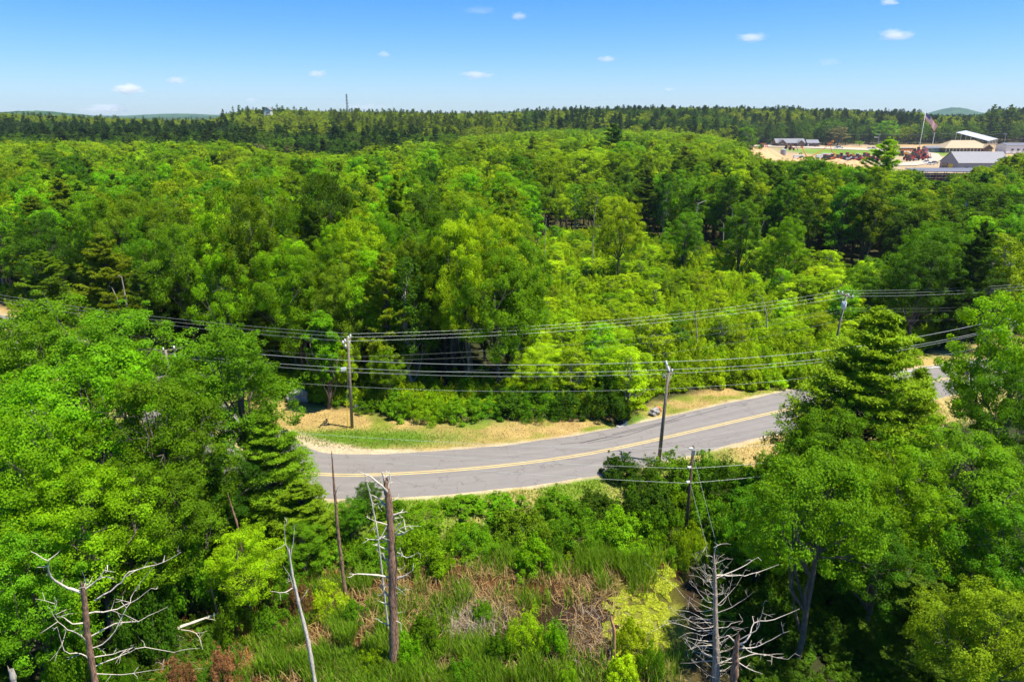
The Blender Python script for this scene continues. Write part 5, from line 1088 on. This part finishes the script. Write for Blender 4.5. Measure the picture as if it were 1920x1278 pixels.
# ------------------------------------------------------------------ the work yard and everything far off
RED = plain('red_paint', (.50, .035, .025), .4, var=.25, scale=1); ORG = plain('orange_paint', (.65, .20, .03), .4, var=.2, scale=1); BLK = plain('dark_rubber', (.03, .03, .03), .7); WPT = plain('white_paint', (.75, .75, .74), .35)
GLS = plain('dark_glass', (.03, .04, .05), .1, spec=.6); SHG = plain('grey_shingle', (.20, .20, .22), .85); TANR = plain('tan_metal_roof', (.36, .28, .17), .6, var=.15, scale=.15); GRM = plain('grey_sheet_metal', (.16, .16, .18), .5, .2, .08, .2)
GRW = plain('grey_wall', (.28, .28, .30), .7); BRW = plain('brown_wall', (.16, .10, .07), .8); WMR = plain('white_metal_roof', (.40, .41, .44), .4); SAND = plain('sand', (.50, .30, .15), .95, var=.15, scale=.3); BEI = plain('beige_wall', (.60, .56, .46), .8)
GRV = plain('gravel', (.40, .345, .265), .95, var=.1, scale=.4); YLW = plain('yellow_paint', (.70, .50, .03), .4)
def gable(root, c, L, Wd, hw, hr, wall, roof, rz=0, ov=.5, hip=0, names=('wall', 'roof')):
    cx, cyy = c; cr, sr = math.cos(rz), math.sin(rz); tr_ = lambda a, b, z: (cx + a * cr - b * sr, cyy + a * sr + b * cr, z)
    a, b = L / 2, Wd / 2
    V = [tr_(-a, -b, 0), tr_(a, -b, 0), tr_(a, b, 0), tr_(-a, b, 0), tr_(-a, -b, hw), tr_(a, -b, hw), tr_(a, b, hw), tr_(-a, b, hw)]; Q = [(0, 1, 5, 4), (1, 2, 6, 5), (2, 3, 7, 6), (3, 0, 4, 7)]
    if not hip: V += [tr_(-a, 0, hr - .1), tr_(a, 0, hr - .1)]; Q += [(4, 7, 8), (5, 9, 6)]
    link(names[0], mesh(names[0], V, Q, [wall]), root)
    a += ov; b += ov; e0 = hw - .15; h2 = hip
    V = [tr_(-a, -b, e0), tr_(a, -b, e0), tr_(a, b, e0), tr_(-a, b, e0), tr_(-a + h2, 0, hr), tr_(a - h2, 0, hr)]; V += [(q[0], q[1], q[2] + .25) for q in V]
    Q = [(6, 7, 11, 10), (8, 9, 10, 11), (0, 4, 5, 1), (2, 5, 4, 3), (0, 1, 7, 6), (1, 5, 11, 7), (5, 2, 8, 11), (2, 3, 9, 8), (3, 4, 10, 9), (4, 0, 6, 10)]
    if hip: Q += [(7, 8, 11), (9, 6, 10)]
    return link(names[1], mesh(names[1], V, Q, [roof]), root)
def win(root, x, y, z, w, h, nm='window', mat=None, fr=True):
    o = MB().box((x, y - .06, z), (w, .1, h)).build(nm, mat or GLS, root)
    if fr: MB().box((x, y - .09, z + h / 2 + .08), (w + .3, .14, .15)).box((x, y - .09, z - h / 2 - .08), (w + .3, .14, .15)).build('frame', WPT, o)
    return o
# ranch house
hx, hy = at(1490, 274); root = empty('house', (hx, hy, 0)); tag(root, 'long low house with grey shingle roofs and gables at the back of the yard', 'house')
gable(root, (-6, 2), 30, 11, 3.2, 7.2, BRW, SHG); gable(root, (-16, -3), 9, 8, 3.0, 6.6, BRW, SHG, R(90)); gable(root, (3, -4), 9, 7, 3.0, 6.0, BRW, SHG, R(90)); gable(root, (17, 0), 12, 9, 3.2, 6.2, BRW, SHG)
for x in (-10, -6, -2, 8, 15, 20): win(root, x, -4.5 if x in (15, 20) else -3.55, 1.7, 1.8, 1.4)
win(root, -16, -7.6, 1.8, 2.2, 1.5); MB().box((12, -4.6, 1.2), (1.1, .1, 2.2)).build('door', WPT, root); MB().box((0, 3, 7.6), (1.2, 1.2, 2.2)).build('chimney', BRW, root)
# grey hangar
bx0 = at(1798, 322); root = empty('storage_hall', (bx0[0] + 14, bx0[1] + 9, 0)); tag(root, 'large pale grey hall with a long sloping roof and a yellow doorway at its end', 'building')
gable(root, (0, 0), 30, 18, 4.8, 10.6, GRW, GRM, 0, .4)
for k in range(13): MB().box((-14 + k * 2.33, -4.7, 7.9), (.12, 10.9, .1), 0).build('roof_seam', GRM, root).rotation_euler = (0, 0, 0) if 0 else (0, 0, 0)
for ch in [q for q in root.children if q.name.startswith('roof_seam')]: bpy.data.objects.remove(ch)
MB().box((-15.1, -2, 2.0), (.2, 4.0, 4.0)).build('door', YLW, root); MB().box((-15.1, 4, 2.0), (.2, 5, 4)).build('door', GLS, root)
for k in range(5): win(root, -10 + k * 5, -9.0, 2.2, 2.0, 1.4)
# long open shed with racks
sx, sy = at(1778, 338); root = empty('rack_shed', (sx, sy + 3, 0)); tag(root, 'long open shed with a thin grey roof over stacked racks, below the grey hall', 'shed')
MB().add([(-18, -5, 4.2), (18, -5, 4.2), (18, 6, 5.2), (-18, 6, 5.2), (-18, -5, 4.45), (18, -5, 4.45), (18, 6, 5.45), (-18, 6, 5.45)], [(3, 2, 1, 0), (4, 5, 6, 7), (0, 1, 5, 4), (1, 2, 6, 5), (2, 3, 7, 6), (3, 0, 4, 7)]).build('roof', GRM, root)
for k in range(8):
    for yy in (-4.6, 5.4): MB().box((-17.3 + k * 4.94, yy, 2.2), (.2, .2, 4.3)).build('post', GALV, root)
g = np.random.RandomState(3)
for lv in (.1, 1.5, 2.9): MB().box((0, 0, lv), (34, 8, .12)).build('shelf', BRW, root)
mats_ = [RED, BRW, GRW, WPT, BLK, RED]
for k in range(44):
    x = -16.5 + (k % 22) * 1.55; lv = (.16, 1.56)[k // 22]; o = MB().box((0, 0, .5), (1.15, 1.6, .9)).box((0, -.1, 1.02), (.8, 1.0, .16)).build('crate', mats_[g.randint(6)], None, (sx + x, sy + 3 - 3.0 + g.uniform(-.3, .3), lv + .02))
    tag(o, '%s %s crate from left on the %s shelf of the long open shed' % (ORD[min(k % 22, 19)] if k % 22 < 20 else ('last' if k % 22 == 21 else 'next to last'), {'red_paint': 'red', 'brown_wall': 'brown', 'grey_wall': 'grey', 'white_paint': 'white', 'dark_rubber': 'black'}[o.data.materials[0].name], ('lower', 'upper')[k // 22]), 'crate', 'crates on the shelves of the open shed')
# tan hip roof hall + white roofed open shed
tx, ty = at(1815, 286); root = empty('market_hall', (tx, ty + 10, 0)); tag(root, 'wide low building with a tan hipped roof and open dark front', 'building')
gable(root, (0, 0), 40, 18, 3.6, 9.6, BRW, TANR, 0, 1.0, 11); gable(root, (16, -6), 10, 8, 3.3, 6.6, BRW, TANR, R(90), .6)
for k in range(14): MB().box((-19.5 + k * 3, -10.0, 1.7), (.3, .3, 3.4)).build('post', BEI, root)
for k in range(6): win(root, -16 + k * 4.5, -9.05, 1.8, 2.4, 1.8)
wx, wy = at(1862, 283); root = empty('open_shed', (wx, wy + 22, 0)); tag(root, 'open sided shed with a bright white metal roof behind the tan roofed building', 'shed')
MB().add([(-16, 12, 15.0), (-3, 18, 16.6), (16, -2, 9.6), (3, -8, 8.0)], [(0, 3, 2, 1)]).add([(-16, 12, 15.2), (-3, 18, 16.8), (16, -2, 9.8), (3, -8, 8.2)], [(0, 1, 2, 3)]).add([(3, -8, 8.0), (16, -2, 9.6), (16, -2, 9.8), (3, -8, 8.2)], [(0, 1, 2, 3)]).build('roof', WMR, root)
for k in range(7): MB().box((3.4 + k * 2.0, -7.6 + k * .95, 4.0 + .12 * k), (.35, .35, 8.0 + .24 * k)).build('post', BEI, root)
for k in range(4): MB().box((-14 + k * 4.8, 13.5, 7.7), (.35, .35, 15.4)).build('post', BEI, root)
MB().box((-3, 4, 2), (14, 8, 4)).build('wall', GRW, root)
rx, ry = at(1916, 288); root = empty('warehouse', (rx + 4, ry + 8, 0)); tag(root, 'pale flat grey warehouse cut by the right edge behind the hall', 'building'); gable(root, (0, 0), 34, 14, 6.5, 8.2, WPT, GRM)
for k in range(5): win(root, -12 + k * 5, -7.05, 3.0, 2, 1.6)
lx, ly = at(1760, 285); root = empty('site_trailer', (lx, ly, 0)); tag(root, 'long low grey building beside the flagpole, left of the tan roof', 'building'); gable(root, (0, 2), 24, 7, 3.4, 5.0, GRW, GRM)
for k in range(5): win(root, -9 + k * 4.5, -1.55, 1.9, 1.8, 1.2)
# tiny house on the hill, mast
hx, hz = at_y(503, 212, 800.0); root = empty('hilltop_house', (hx, 800, hz - 3)); tag(root, 'tiny beige house front showing among the hilltop trees', 'house'); gable(root, (0, 0), 8, 7, 6.0, 9.0, BEI, SHG, R(90)); win(root, 0, -4.05, 3, 1.4, 1.2); win(root, 0, -4.05, 6, 1.2, 1.0)
mx_, mz = at_y(652, 214, 1000.0); mz -= 14; mt = ztop(177, 1000.0); root = empty('radio_mast', (mx_, 1000, mz)); tag(root, 'thin lattice radio mast with antenna clusters rising above the hill', 'mast'); hh = mt - mz
f = MB()
for sx_, sy_ in ((-1, -1), (1, -1), (0, 1)): f.tube([(sx_ * 1.5, sy_ * 1.2, 0), (sx_ * .45, sy_ * .4, hh)], [.22, .15], 5)
for k in range(16):
    z = hh * k / 16; z2 = hh * (k + 1) / 16; w0 = 1.5 - 1.05 * k / 16; w1 = 1.5 - 1.05 * (k + 1) / 16
    f.tube([(-w0, -w0 * .8, z), (w1, -w1 * .8, z2)], .09, 4); f.tube([(w0, -w0 * .8, z), (0, w1 * .8, z2)], .09, 4); f.tube([(0, w0 * .8, z), (-w1, -w1 * .8, z2)], .09, 4)
f.build('lattice', BLK if 0 else plain('mast_steel', (.13, .12, .12), .5), root)
for k, (zf, rr) in enumerate(((.60, 1.5), (.70, 1.3), (.80, 1.5), (.90, 1.2), (.98, .9))):
    q = MB()
    for a_ in range(3):
        c_, s_ = math.cos(a_ * 2.094), math.sin(a_ * 2.094); q.box((c_ * rr, s_ * rr, hh * zf), (.5, .5, 2.2), a_ * 2.094); q.tube([(0, 0, hh * zf), (c_ * rr, s_ * rr, hh * zf)], .12, 4)
    q.build('antenna', plain('antenna_grey', (.22, .21, .21), .5), root)
# flagpole
fx, fy = at(1722, 286); root = empty('flagpole', (fx, fy, 0)); ft = ztop(209, fy); tag(root, 'very tall white flagpole in the yard', 'flagpole')
MB().tube([(0, 0, 0), (0, 0, ft * .5), (0, 0, ft)], [.34, .26, .14], 8).build('shaft', WPT, root, smooth=True); MB().tube([(0, 0, ft), (0, 0, ft + .3), (0, 0, ft + .6)], [.1, .35, .1], 8).build('finial', YLW, root)
m, n, l, p = newmat('flag_cloth'); fa = n.new('ShaderNodeAttribute'); fa.attribute_name = 'fc'; l.new(fa.outputs['Color'], p.inputs['Base Color']); p.inputs['Roughness'].default_value = .7
nu, nv_ = 76, 39; V = []; Cc = []; Q = []; Fw, Fh = 15.5, 8.6
for j in range(nv_):
    for i in range(nu):
        a_, b_ = i / (nu - 1), j / (nv_ - 1); dx_ = a_ * Fw * .72 + (1 - b_) * .0; dz_ = -a_ * Fw * .72 - (1 - b_) * Fh * .55 - .25 * math.sin(a_ * 9 + b_ * 2)
        V.append((.3 + dx_ - (1 - b_) * 1.2 * a_, math.sin(a_ * 8 + b_) * .9 * a_ - a_ * 2 + (1 - b_) * 1.0 * a_, ft - .5 + dz_))
        star = a_ < .4 and b_ > 6 / 13.; st_ = int((1 - b_) * 12.999) % 2 == 0
        c = (.72, .03, .05) if st_ else (.8, .8, .8)
        if star: c = (.03, .045, .17) if not ((i % 5 == 2) and (j % 4 == 1)) else (.8, .8, .8)
        Cc.append((*c, 1))
Q = [(j * nu + i, j * nu + i + 1, (j + 1) * nu + i + 1, (j + 1) * nu + i) for j in range(nv_ - 1) for i in range(nu - 1)]
me = mesh('flag', V, np.array(Q), [m], {'fc': np.array(Cc)}, smooth=True); fo = link('flag', me, None, (fx, fy, 0)); tag(fo, 'large drooping flag with red and white stripes and a blue starred corner', 'flag')
sm = fo.modifiers.new('thickness', 'SOLIDIFY'); sm.thickness = .03
# yard utility poles and wire
yp = [(1418, 270, 246), (1526, 271, 247), (1645, 277, 251), (1747, 279, 249), (1880, 280, 250)]; tops = []
for q, (u, vb, vt) in enumerate(yp):
    x, y = at(u, vb); zt = ztop(vt, y); root = empty('utility_pole', (x, y, 0)); MB().tube([(0, 0, 0), (0, 0, zt)], [.28, .2], 7).build('shaft', GRW if q != 3 else WPT, root); MB().box((0, 0, zt - .8), (3.2, .25, .3)).build('crossarm', GRW, root); tops.append((x, y, zt))
    tag(root, ['yard pole at the left end beside the small red car', 'yard pole rising behind the long low house', 'yard pole with a white lamp arm, left of the yellowish pine', 'pale yard pole right of the flagpole', 'yard pole behind the white roofed shed'][q], 'utility pole')
    if q == 2: MB().tube([(0, 0, zt - 3.5), (-3.4, 0, zt - 3.2)], .15, 5).box((-3.6, 0, zt - 3.3), (2.2, .9, .5)).build('lamp_arm', WPT, root)
for q in range(4): wire(tops[q], tops[q + 1], 1.6, .07, '%s span of the thin wire strung across the back of the yard' % ORD[q], WIRED)
gp = [at(u, v) for u, v in ((1400, 272), (1500, 273.5), (1600, 277), (1700, 279.5), (1760, 288), (1770, 300), (1720, 310), (1640, 312))]
gq = [at(u, v) for u, v in ((1400, 275), (1500, 277), (1600, 281), (1690, 284), (1735, 292), (1735, 300), (1700, 304), (1640, 306))]
k = len(gp); gr_ = link('gravel_road', mesh('gravel_road', [(x, y, tz(x, y) + .35) for x, y in gp + gq], [(i, i + 1, k + i + 1, k + i) for i in range(k - 1)], [GRV])); tag(gr_, kind='structure')
# vehicles
def car(u, v, L, mat, lab, rz=0, kind='car', h=1.6):
    x, y = at(u, v); root = empty(kind, (x, y, tz(x, y) + (.35 if v < 285 else .05)), rz); W_ = L * .42
    a, b = L / 2, W_ / 2; hb = h * .55
    V = []
    for yy in (-b, b): V += [(-a, yy, .3), (a, yy, .3), (a, yy, hb * .9), (a * .62, yy, hb), (-a * .85, yy, hb), (-a, yy, hb * .9)]
    Q = [(0, 1, 2, 3, 4, 5), (11, 10, 9, 8, 7, 6)] + [(i, 6 + i, 6 + (i + 1) % 6, (i + 1) % 6) for i in range(6)]
    link('body', mesh('body', V, Q, [mat]), root)
    b2 = b * .86; V = []
    for yy in (-b2, b2): V += [(-a * .72, yy, hb), (a * .42, yy, hb), (a * .12, yy, h), (-a * .52, yy, h)]
    link('cabin', mesh('cabin', V, [(0, 1, 2, 3), (7, 6, 5, 4), (0, 4, 5, 1), (1, 5, 6, 2), (3, 7, 4, 0)], [GLS]), root); MB().box((-a * .2, 0, h + .02), (a * .68, b2 * 2, .06)).build('roof', mat, root)
    for sx_ in (-.62, .62):
        for sy_ in (-1, 1): MB().tube([(a * sx_, sy_ * b - .12, .34), (a * sx_, sy_ * b + .12, .34)], .36 * L / 4.6, 10).build('wheel', BLK, root)
    tag(root, lab, 'vehicle' if kind != 'car' else 'car'); return root
for u, v, L, mt_, lb, rz in ((1422, 272, 5, RED, 'small red car parked at the left end of the yard', .2), (1433, 271, 6.5, WPT, 'white van beside the small red car', 0), (1442, 271.5, 6, WPT, 'white car closest to the left gable of the house', .1), (1497, 274.5, 5, RED, 'red car parked before the middle of the house', .5), (1524, 274, 5.5, BEI, 'beige car parked before the right end of the house', .2), (1531, 275, 5.5, BRW, 'brown car right of the house', 0),
     (1573, 278, 8, WPT, 'white pickup on the pale road across the yard', 0), (1630, 279, 5, WPT, 'white car left of the yellowish pine', .2), (1638, 279, 5, GRW, 'grey car touching the yellowish pine', .1), (1745, 308, 5, WPT, 'white car parked before the open shed', .3), (1752, 306, 5, GRW, 'silver car behind the white one before the open shed', .4), (1738, 304, 5, WPT, 'white car furthest left before the open shed', .2), (1868, 290, 5, RED, 'red car in front of the tan roofed building', .1)):
    car(u, v, L, mt_, lb, rz, h=1.7 if L < 6 else 2.3)
# bus
x, y = at(1697, 285); root = empty('bus', (x, y, .3)); tag(root, 'orange bus with a white roof left of the flagpole', 'bus'); MB().box((0, 0, 1.9), (12, 2.6, 2.5)).build('body', ORG, root); MB().box((0, 0, 3.3), (12.2, 2.7, .35)).build('roof', WPT, root)
for k in range(7): MB().box((-4.8 + k * 1.6, -1.33, 2.5), (1.1, .08, .8)).build('window', GLS, root)
for sx_ in (-3.8, 3.8): MB().tube([(sx_, -1.4, .5), (sx_, -1.0, .5)], .5, 10).build('wheel', BLK, root)
# red machines
def machine(u, v, s, mat, lab, seed, base_z=.05):
    g = np.random.RandomState(seed); x, y = at(u, v); root = empty('farm_machine', (x, y, tz(x, y) + base_z), g.uniform(-.8, .8), (s, s, s))
    MB().box((.3, 0, 1.2), (2.6, 1.1, .8)).box((1.5, 0, 1.0), (.5, 1.2, .9)).box((-1.2, 0, .9), (1.0, 1.6, .4)).build('body', mat, root)
    MB().box((-.7, 0, 2.1), (1.2, 1.2, 1.3), 0, .08).build('cab', GLS, root); MB().box((-.7, 0, 2.82), (1.35, 1.35, .12)).build('roof', mat, root)
    MB().tube([(1.5, .5, 1.2), (2.6, .5, 2.2 + g.uniform(0, .8)), (3.4, .5, .8)], [.12, .12, .1], 5).tube([(1.5, -.5, 1.2), (2.6, -.5, 2.4), (3.4, -.5, .8)], [.12, .12, .1], 5).build('loader_arm', mat, root); MB().box((3.6, 0, .6), (.5, 1.8, .7), 0, .4).build('bucket', GALV, root)
    for sy_ in (-.85, .85):
        MB().tube([(-.9, sy_ - .2, .8), (-.9, sy_ + .2, .8)], .8, 12).build('wheel', BLK, root); MB().tube([(1.3, sy_ - .15, .5), (1.3, sy_ + .15, .5)], .5, 12).build('wheel', BLK, root)
    tag(root, lab, 'machine', 'red machines lined up in the yard'); return root
MS = [(1572, 300), (1579, 297), (1585, 302), (1590, 296), (1596, 300), (1602, 303), (1608, 298), (1614, 301), (1622, 296), (1630, 298)]
for q, (u, v) in enumerate(MS): machine(u, v, 1.5, RED if q % 4 != 2 else WPT, '%s machine from left in the row on the sand behind the clumpy maple' % ORD[q], q)
M2 = [(1713, 294, 1.5), (1720, 297, 1.6), (1728, 293, 1.5), (1735, 297, 1.6), (1716, 288, 1.6), (1724, 286, 1.7), (1731, 289, 1.5), (1725, 300, 1.4)]
for q, (u, v, s) in enumerate(M2): machine(u, v, s, RED, '%s of the red machines crowded at the flagpole foot, counting left to right' % ORD[q], 50 + q)
machine(1429, 282, 2.2, RED, 'dark red loader working on top of the left sand pile', 70); machine(1858, 292, 1.6, YLW, 'yellow machine in front of the tan roofed building', 71)
def boom(u, v, pts, lab):
    x, y = at(u, v); root = empty('boom_lift', (x, y, tz(x, y))); MB().box((0, 0, .9), (3.2, 2.2, 1.0)).build('chassis', ORG, root); MB().tube(pts, [.35, .28, .2], 6).build('boom', ORG, root); MB().box((pts[-1][0], pts[-1][1], pts[-1][2]), (1.6, 1.0, 1.1)).build('basket', ORG, root)
    for sx_ in (-1, 1):
        for sy_ in (-1, 1): MB().tube([(sx_ * 1.1, sy_ * 1.1 - .2, .5), (sx_ * 1.1, sy_ * 1.1 + .2, .5)], .5, 10).build('wheel', BLK, root)
    tag(root, lab, 'boom lift')
boom(1512, 296, [(0, 0, 1.3), (-3, 0, 6), (-4.5, 0, 8.2)], 'orange boom lift folded left, before the lawn'); boom(1520, 296, [(0, 0, 1.3), (8, 0, 6.0), (15, 0, 12.5)], 'orange boom lift reaching right across the lawn'); boom(1575, 299, [(0, 0, 1.3), (-7, 0, 6.0), (-9, 0, 11.5)], 'orange boom lift slanting left above the red machines')
for u, v, L, lb in ((1538, 297, 7, 'white box trailer at the front of the lawn'), (1550, 294, 9, 'long white trailer right behind the box trailer'), (1497, 298, 8, 'pale flat trailer beside the folded boom lift')):
    x, y = at(u, v); root = empty('trailer', (x, y, tz(x, y) + .05), .1); MB().box((0, 0, 1.7), (L, 2.4, 2.2)).build('box', WPT, root); MB().box((0, 0, 2.86), (L + .1, 2.5, .1)).build('roof', WPT, root)
    for sx_ in (-.25, .25): MB().tube([(L * sx_, -1.2, .45), (L * sx_, 1.2, .45)], .45, 10).build('wheel', BLK, root)
    MB().tube([(L / 2, 0, .6), (L / 2 + 1.5, 0, .5)], .1, 5).build('hitch', GALV, root); tag(root, lb, 'trailer')
def pile(u, v, r, h, lab, seed):
    x, y = at(u, v); g = np.random.RandomState(seed); nr, na = 14, 36; V = [(0, 0, h)]
    for i in range(1, nr + 1):
        for j in range(na):
            a_ = 6.283 * j / na; f = i / nr; q = r * f * (1 + .18 * math.sin(a_ * 3 + seed) + .1 * math.sin(a_ * 7)); V.append((q * math.cos(a_), q * math.sin(a_), h * (1 - f) ** 1.0 * (1 + .1 * math.sin(a_ * 5 + i)) - (.3 if i == nr else 0)))
    Q = [(0, 1 + j, 1 + (j + 1) % na) for j in range(na)] + [(1 + (i - 1) * na + j, 1 + i * na + j, 1 + i * na + (j + 1) % na, 1 + (i - 1) * na + (j + 1) % na) for i in range(1, nr) for j in range(na)]
    o = link('sand_pile', mesh('sand_pile', V, Q, [SAND], smooth=True), None, (x, y, tz(x, y))); tag(o, lab, 'sand pile')
for q, (u, v) in enumerate(((1476, 279), (1484, 281), (1547, 300), (1555, 301), (1562, 299), (1640, 301), (1648, 303), (1700, 299), (1706, 301), (1692, 292))): machine(u, v, 1.5, RED if q % 3 else ORG, '%s of the machines parked apart around the yard, counting left to right' % ORD[q], 90 + q)
pile(1412, 297, 19, 8.0, 'widest orange sand pile at the left end of the yard', 1); pile(1433, 291, 14, 6.5, 'sand pile under the dark red loader', 2); pile(1598, 312, 15, 4.5, 'low sand pile right of the clumpy maple', 3); pile(1500, 303, 12, 3.5, 'small sand pile behind the dark flat-topped pine', 4); pile(1570, 306, 12, 3.5, 'small sand pile left of the red machines', 5)
x, y = at(1468, 291); root = empty('tank', (x, y, 0)); tag(root, 'dark round tank at the left end of the lawn', 'tank'); MB().tube([(0, 0, 0), (0, 0, 4.2), (0, 0, 4.7)], [2.2, 2.2, 1.6], 14).build('vessel', GRW, root); MB().tube([(0, 0, 4.7), (0, 0, 5.0)], .8, 10).build('lid', WPT, root)

# ------------------------------------------------------------------ clouds: small fair weather puffs, real volumes beyond the haze
m = bpy.data.materials.new('cloud'); m.use_nodes = True; n = m.node_tree.nodes; l = m.node_tree.links; n.remove(n['Principled BSDF'])
tc = n.new('ShaderNodeTexCoord'); ln_ = n.new('ShaderNodeVectorMath'); ln_.operation = 'LENGTH'; l.new(tc.outputs['Object'], ln_.inputs[0])
no = n.new('ShaderNodeTexNoise'); no.inputs['Scale'].default_value = 2.7; no.inputs['Detail'].default_value = 7; no.inputs['Roughness'].default_value = .68
oi = n.new('ShaderNodeObjectInfo'); va_ = n.new('ShaderNodeVectorMath'); va_.operation = 'ADD'; l.new(tc.outputs['Object'], va_.inputs[0]); l.new(oi.outputs['Location'], va_.inputs[1]); l.new(va_.outputs[0], no.inputs['Vector'])
f1 = n.new('ShaderNodeMapRange'); f1.inputs['From Min'].default_value = 1.0; f1.inputs['From Max'].default_value = .0; f1.inputs['To Min'].default_value = -.62; f1.inputs['To Max'].default_value = .22; l.new(ln_.outputs['Value'], f1.inputs['Value'])
ad = n.new('ShaderNodeMath'); ad.operation = 'ADD'; l.new(f1.outputs[0], ad.inputs[0]); l.new(no.outputs['Fac'], ad.inputs[1])
f2 = n.new('ShaderNodeMapRange'); f2.inputs['From Min'].default_value = .30; f2.inputs['From Max'].default_value = .75; f2.inputs['To Max'].default_value = 1; l.new(ad.outputs[0], f2.inputs['Value'])
sepc = n.new('ShaderNodeSeparateColor'); l.new(oi.outputs['Color'], sepc.inputs[0])
mu = n.new('ShaderNodeMath'); mu.operation = 'MULTIPLY'; l.new(f2.outputs[0], mu.inputs[0]); l.new(sepc.outputs[0], mu.inputs[1])
pv = n.new('ShaderNodeVolumePrincipled'); pv.inputs['Color'].default_value = (1, 1, 1, 1); pv.inputs['Anisotropy'].default_value = .0; l.new(mu.outputs[0], pv.inputs['Density']); l.new(pv.outputs[0], n['Material Output'].inputs['Volume'])
CLOUD = m
def cloud(u, v, w, h, dens, lab, D=16000.0):
    if v < 130: D = 9000.0
    y = D; x, z = at_y(u, v, y); sx_ = w / FPX * y / 1.75; sz_ = h / FPX * y / 1.7; dens = dens * (1.1 if v > 195 else (1.7 if v > 160 else 1.15))
    V = []; nu, nv_ = 20, 10
    for i in range(nv_ + 1):
        for j in range(nu):
            th = math.pi * i / nv_; ph = 2 * math.pi * j / nu; V.append((math.sin(th) * math.cos(ph), math.sin(th) * math.sin(ph), math.cos(th)))
    Q = [(i * nu + j, (i + 1) * nu + j, (i + 1) * nu + (j + 1) % nu, i * nu + (j + 1) % nu) for i in range(nv_) for j in range(nu)]
    o = link('cloud', mesh('cloud', V, Q, [CLOUD])); o.location = (x, y, z); o.scale = (sx_, sx_ * .6, sz_); d = dens * 2.2 / (sx_ * .6); o.color = (d, d, d, 1); tag(o, lab, 'cloud')
for c in ((240, 167, 100, 30, 1.3, 'bright flat puff of cloud low over the left hills'), (200, 204, 170, 30, 1.1, 'long low bank of cloud sitting on the left horizon'), (332, 151, 66, 22, .8, 'small wisp of cloud right of the bright left puff'), (595, 139, 62, 22, .9, 'small cloud left of the mast, highest near it'), (720, 102, 44, 18, .6, 'faint tiny cloud high right of the mast'),
          (895, 141, 100, 26, 1.0, 'elongated cloud over the middle of the picture'), (972, 31, 46, 24, .7, 'small cloud near the top centre'), (900, 20, 110, 22, .22, 'very faint smear of cloud beside the small top centre cloud'), (1138, 111, 60, 18, .7, 'small faint cloud right of the elongated middle one'), (1410, 71, 96, 26, 1.1, 'bright cloud left of the upper right one'), (1680, 66, 110, 32, 1.1, 'bright cloud at the upper right'),
          (1668, 4, 60, 20, .9, 'cloud cut by the top edge above the upper right cloud'), (690, 200, 150, 20, .45, 'faint cloud strip at the horizon behind the mast'), (470, 188, 44, 16, .35, 'faint tiny cloud over the hilltop pines'), (1256, 168, 34, 12, .3, 'tiny faint cloud above the right ridge'), (1555, 117, 70, 24, .2, 'barely visible smear of cloud on the right')):
    cloud(*c)

# ------------------------------------------------------------------ the air
m = bpy.data.materials.new('haze'); m.use_nodes = True; n = m.node_tree.nodes; l = m.node_tree.links; n.remove(n['Principled BSDF'])
pv = n.new('ShaderNodeVolumePrincipled'); pv.inputs['Color'].default_value = (.66, .84, 1.0, 1); pv.inputs['Density'].default_value = HAZE = .00006; pv.inputs['Anisotropy'].default_value = .2; l.new(pv.outputs[0], n['Material Output'].inputs['Volume'])
zmin = float(GZ.min()) - 1; 
hz = MB().box((0, 3200, (zmin + 150) / 2), (14800, 6900, 150 - zmin)); ho = hz.build('haze', m); tag(ho, kind='stuff')
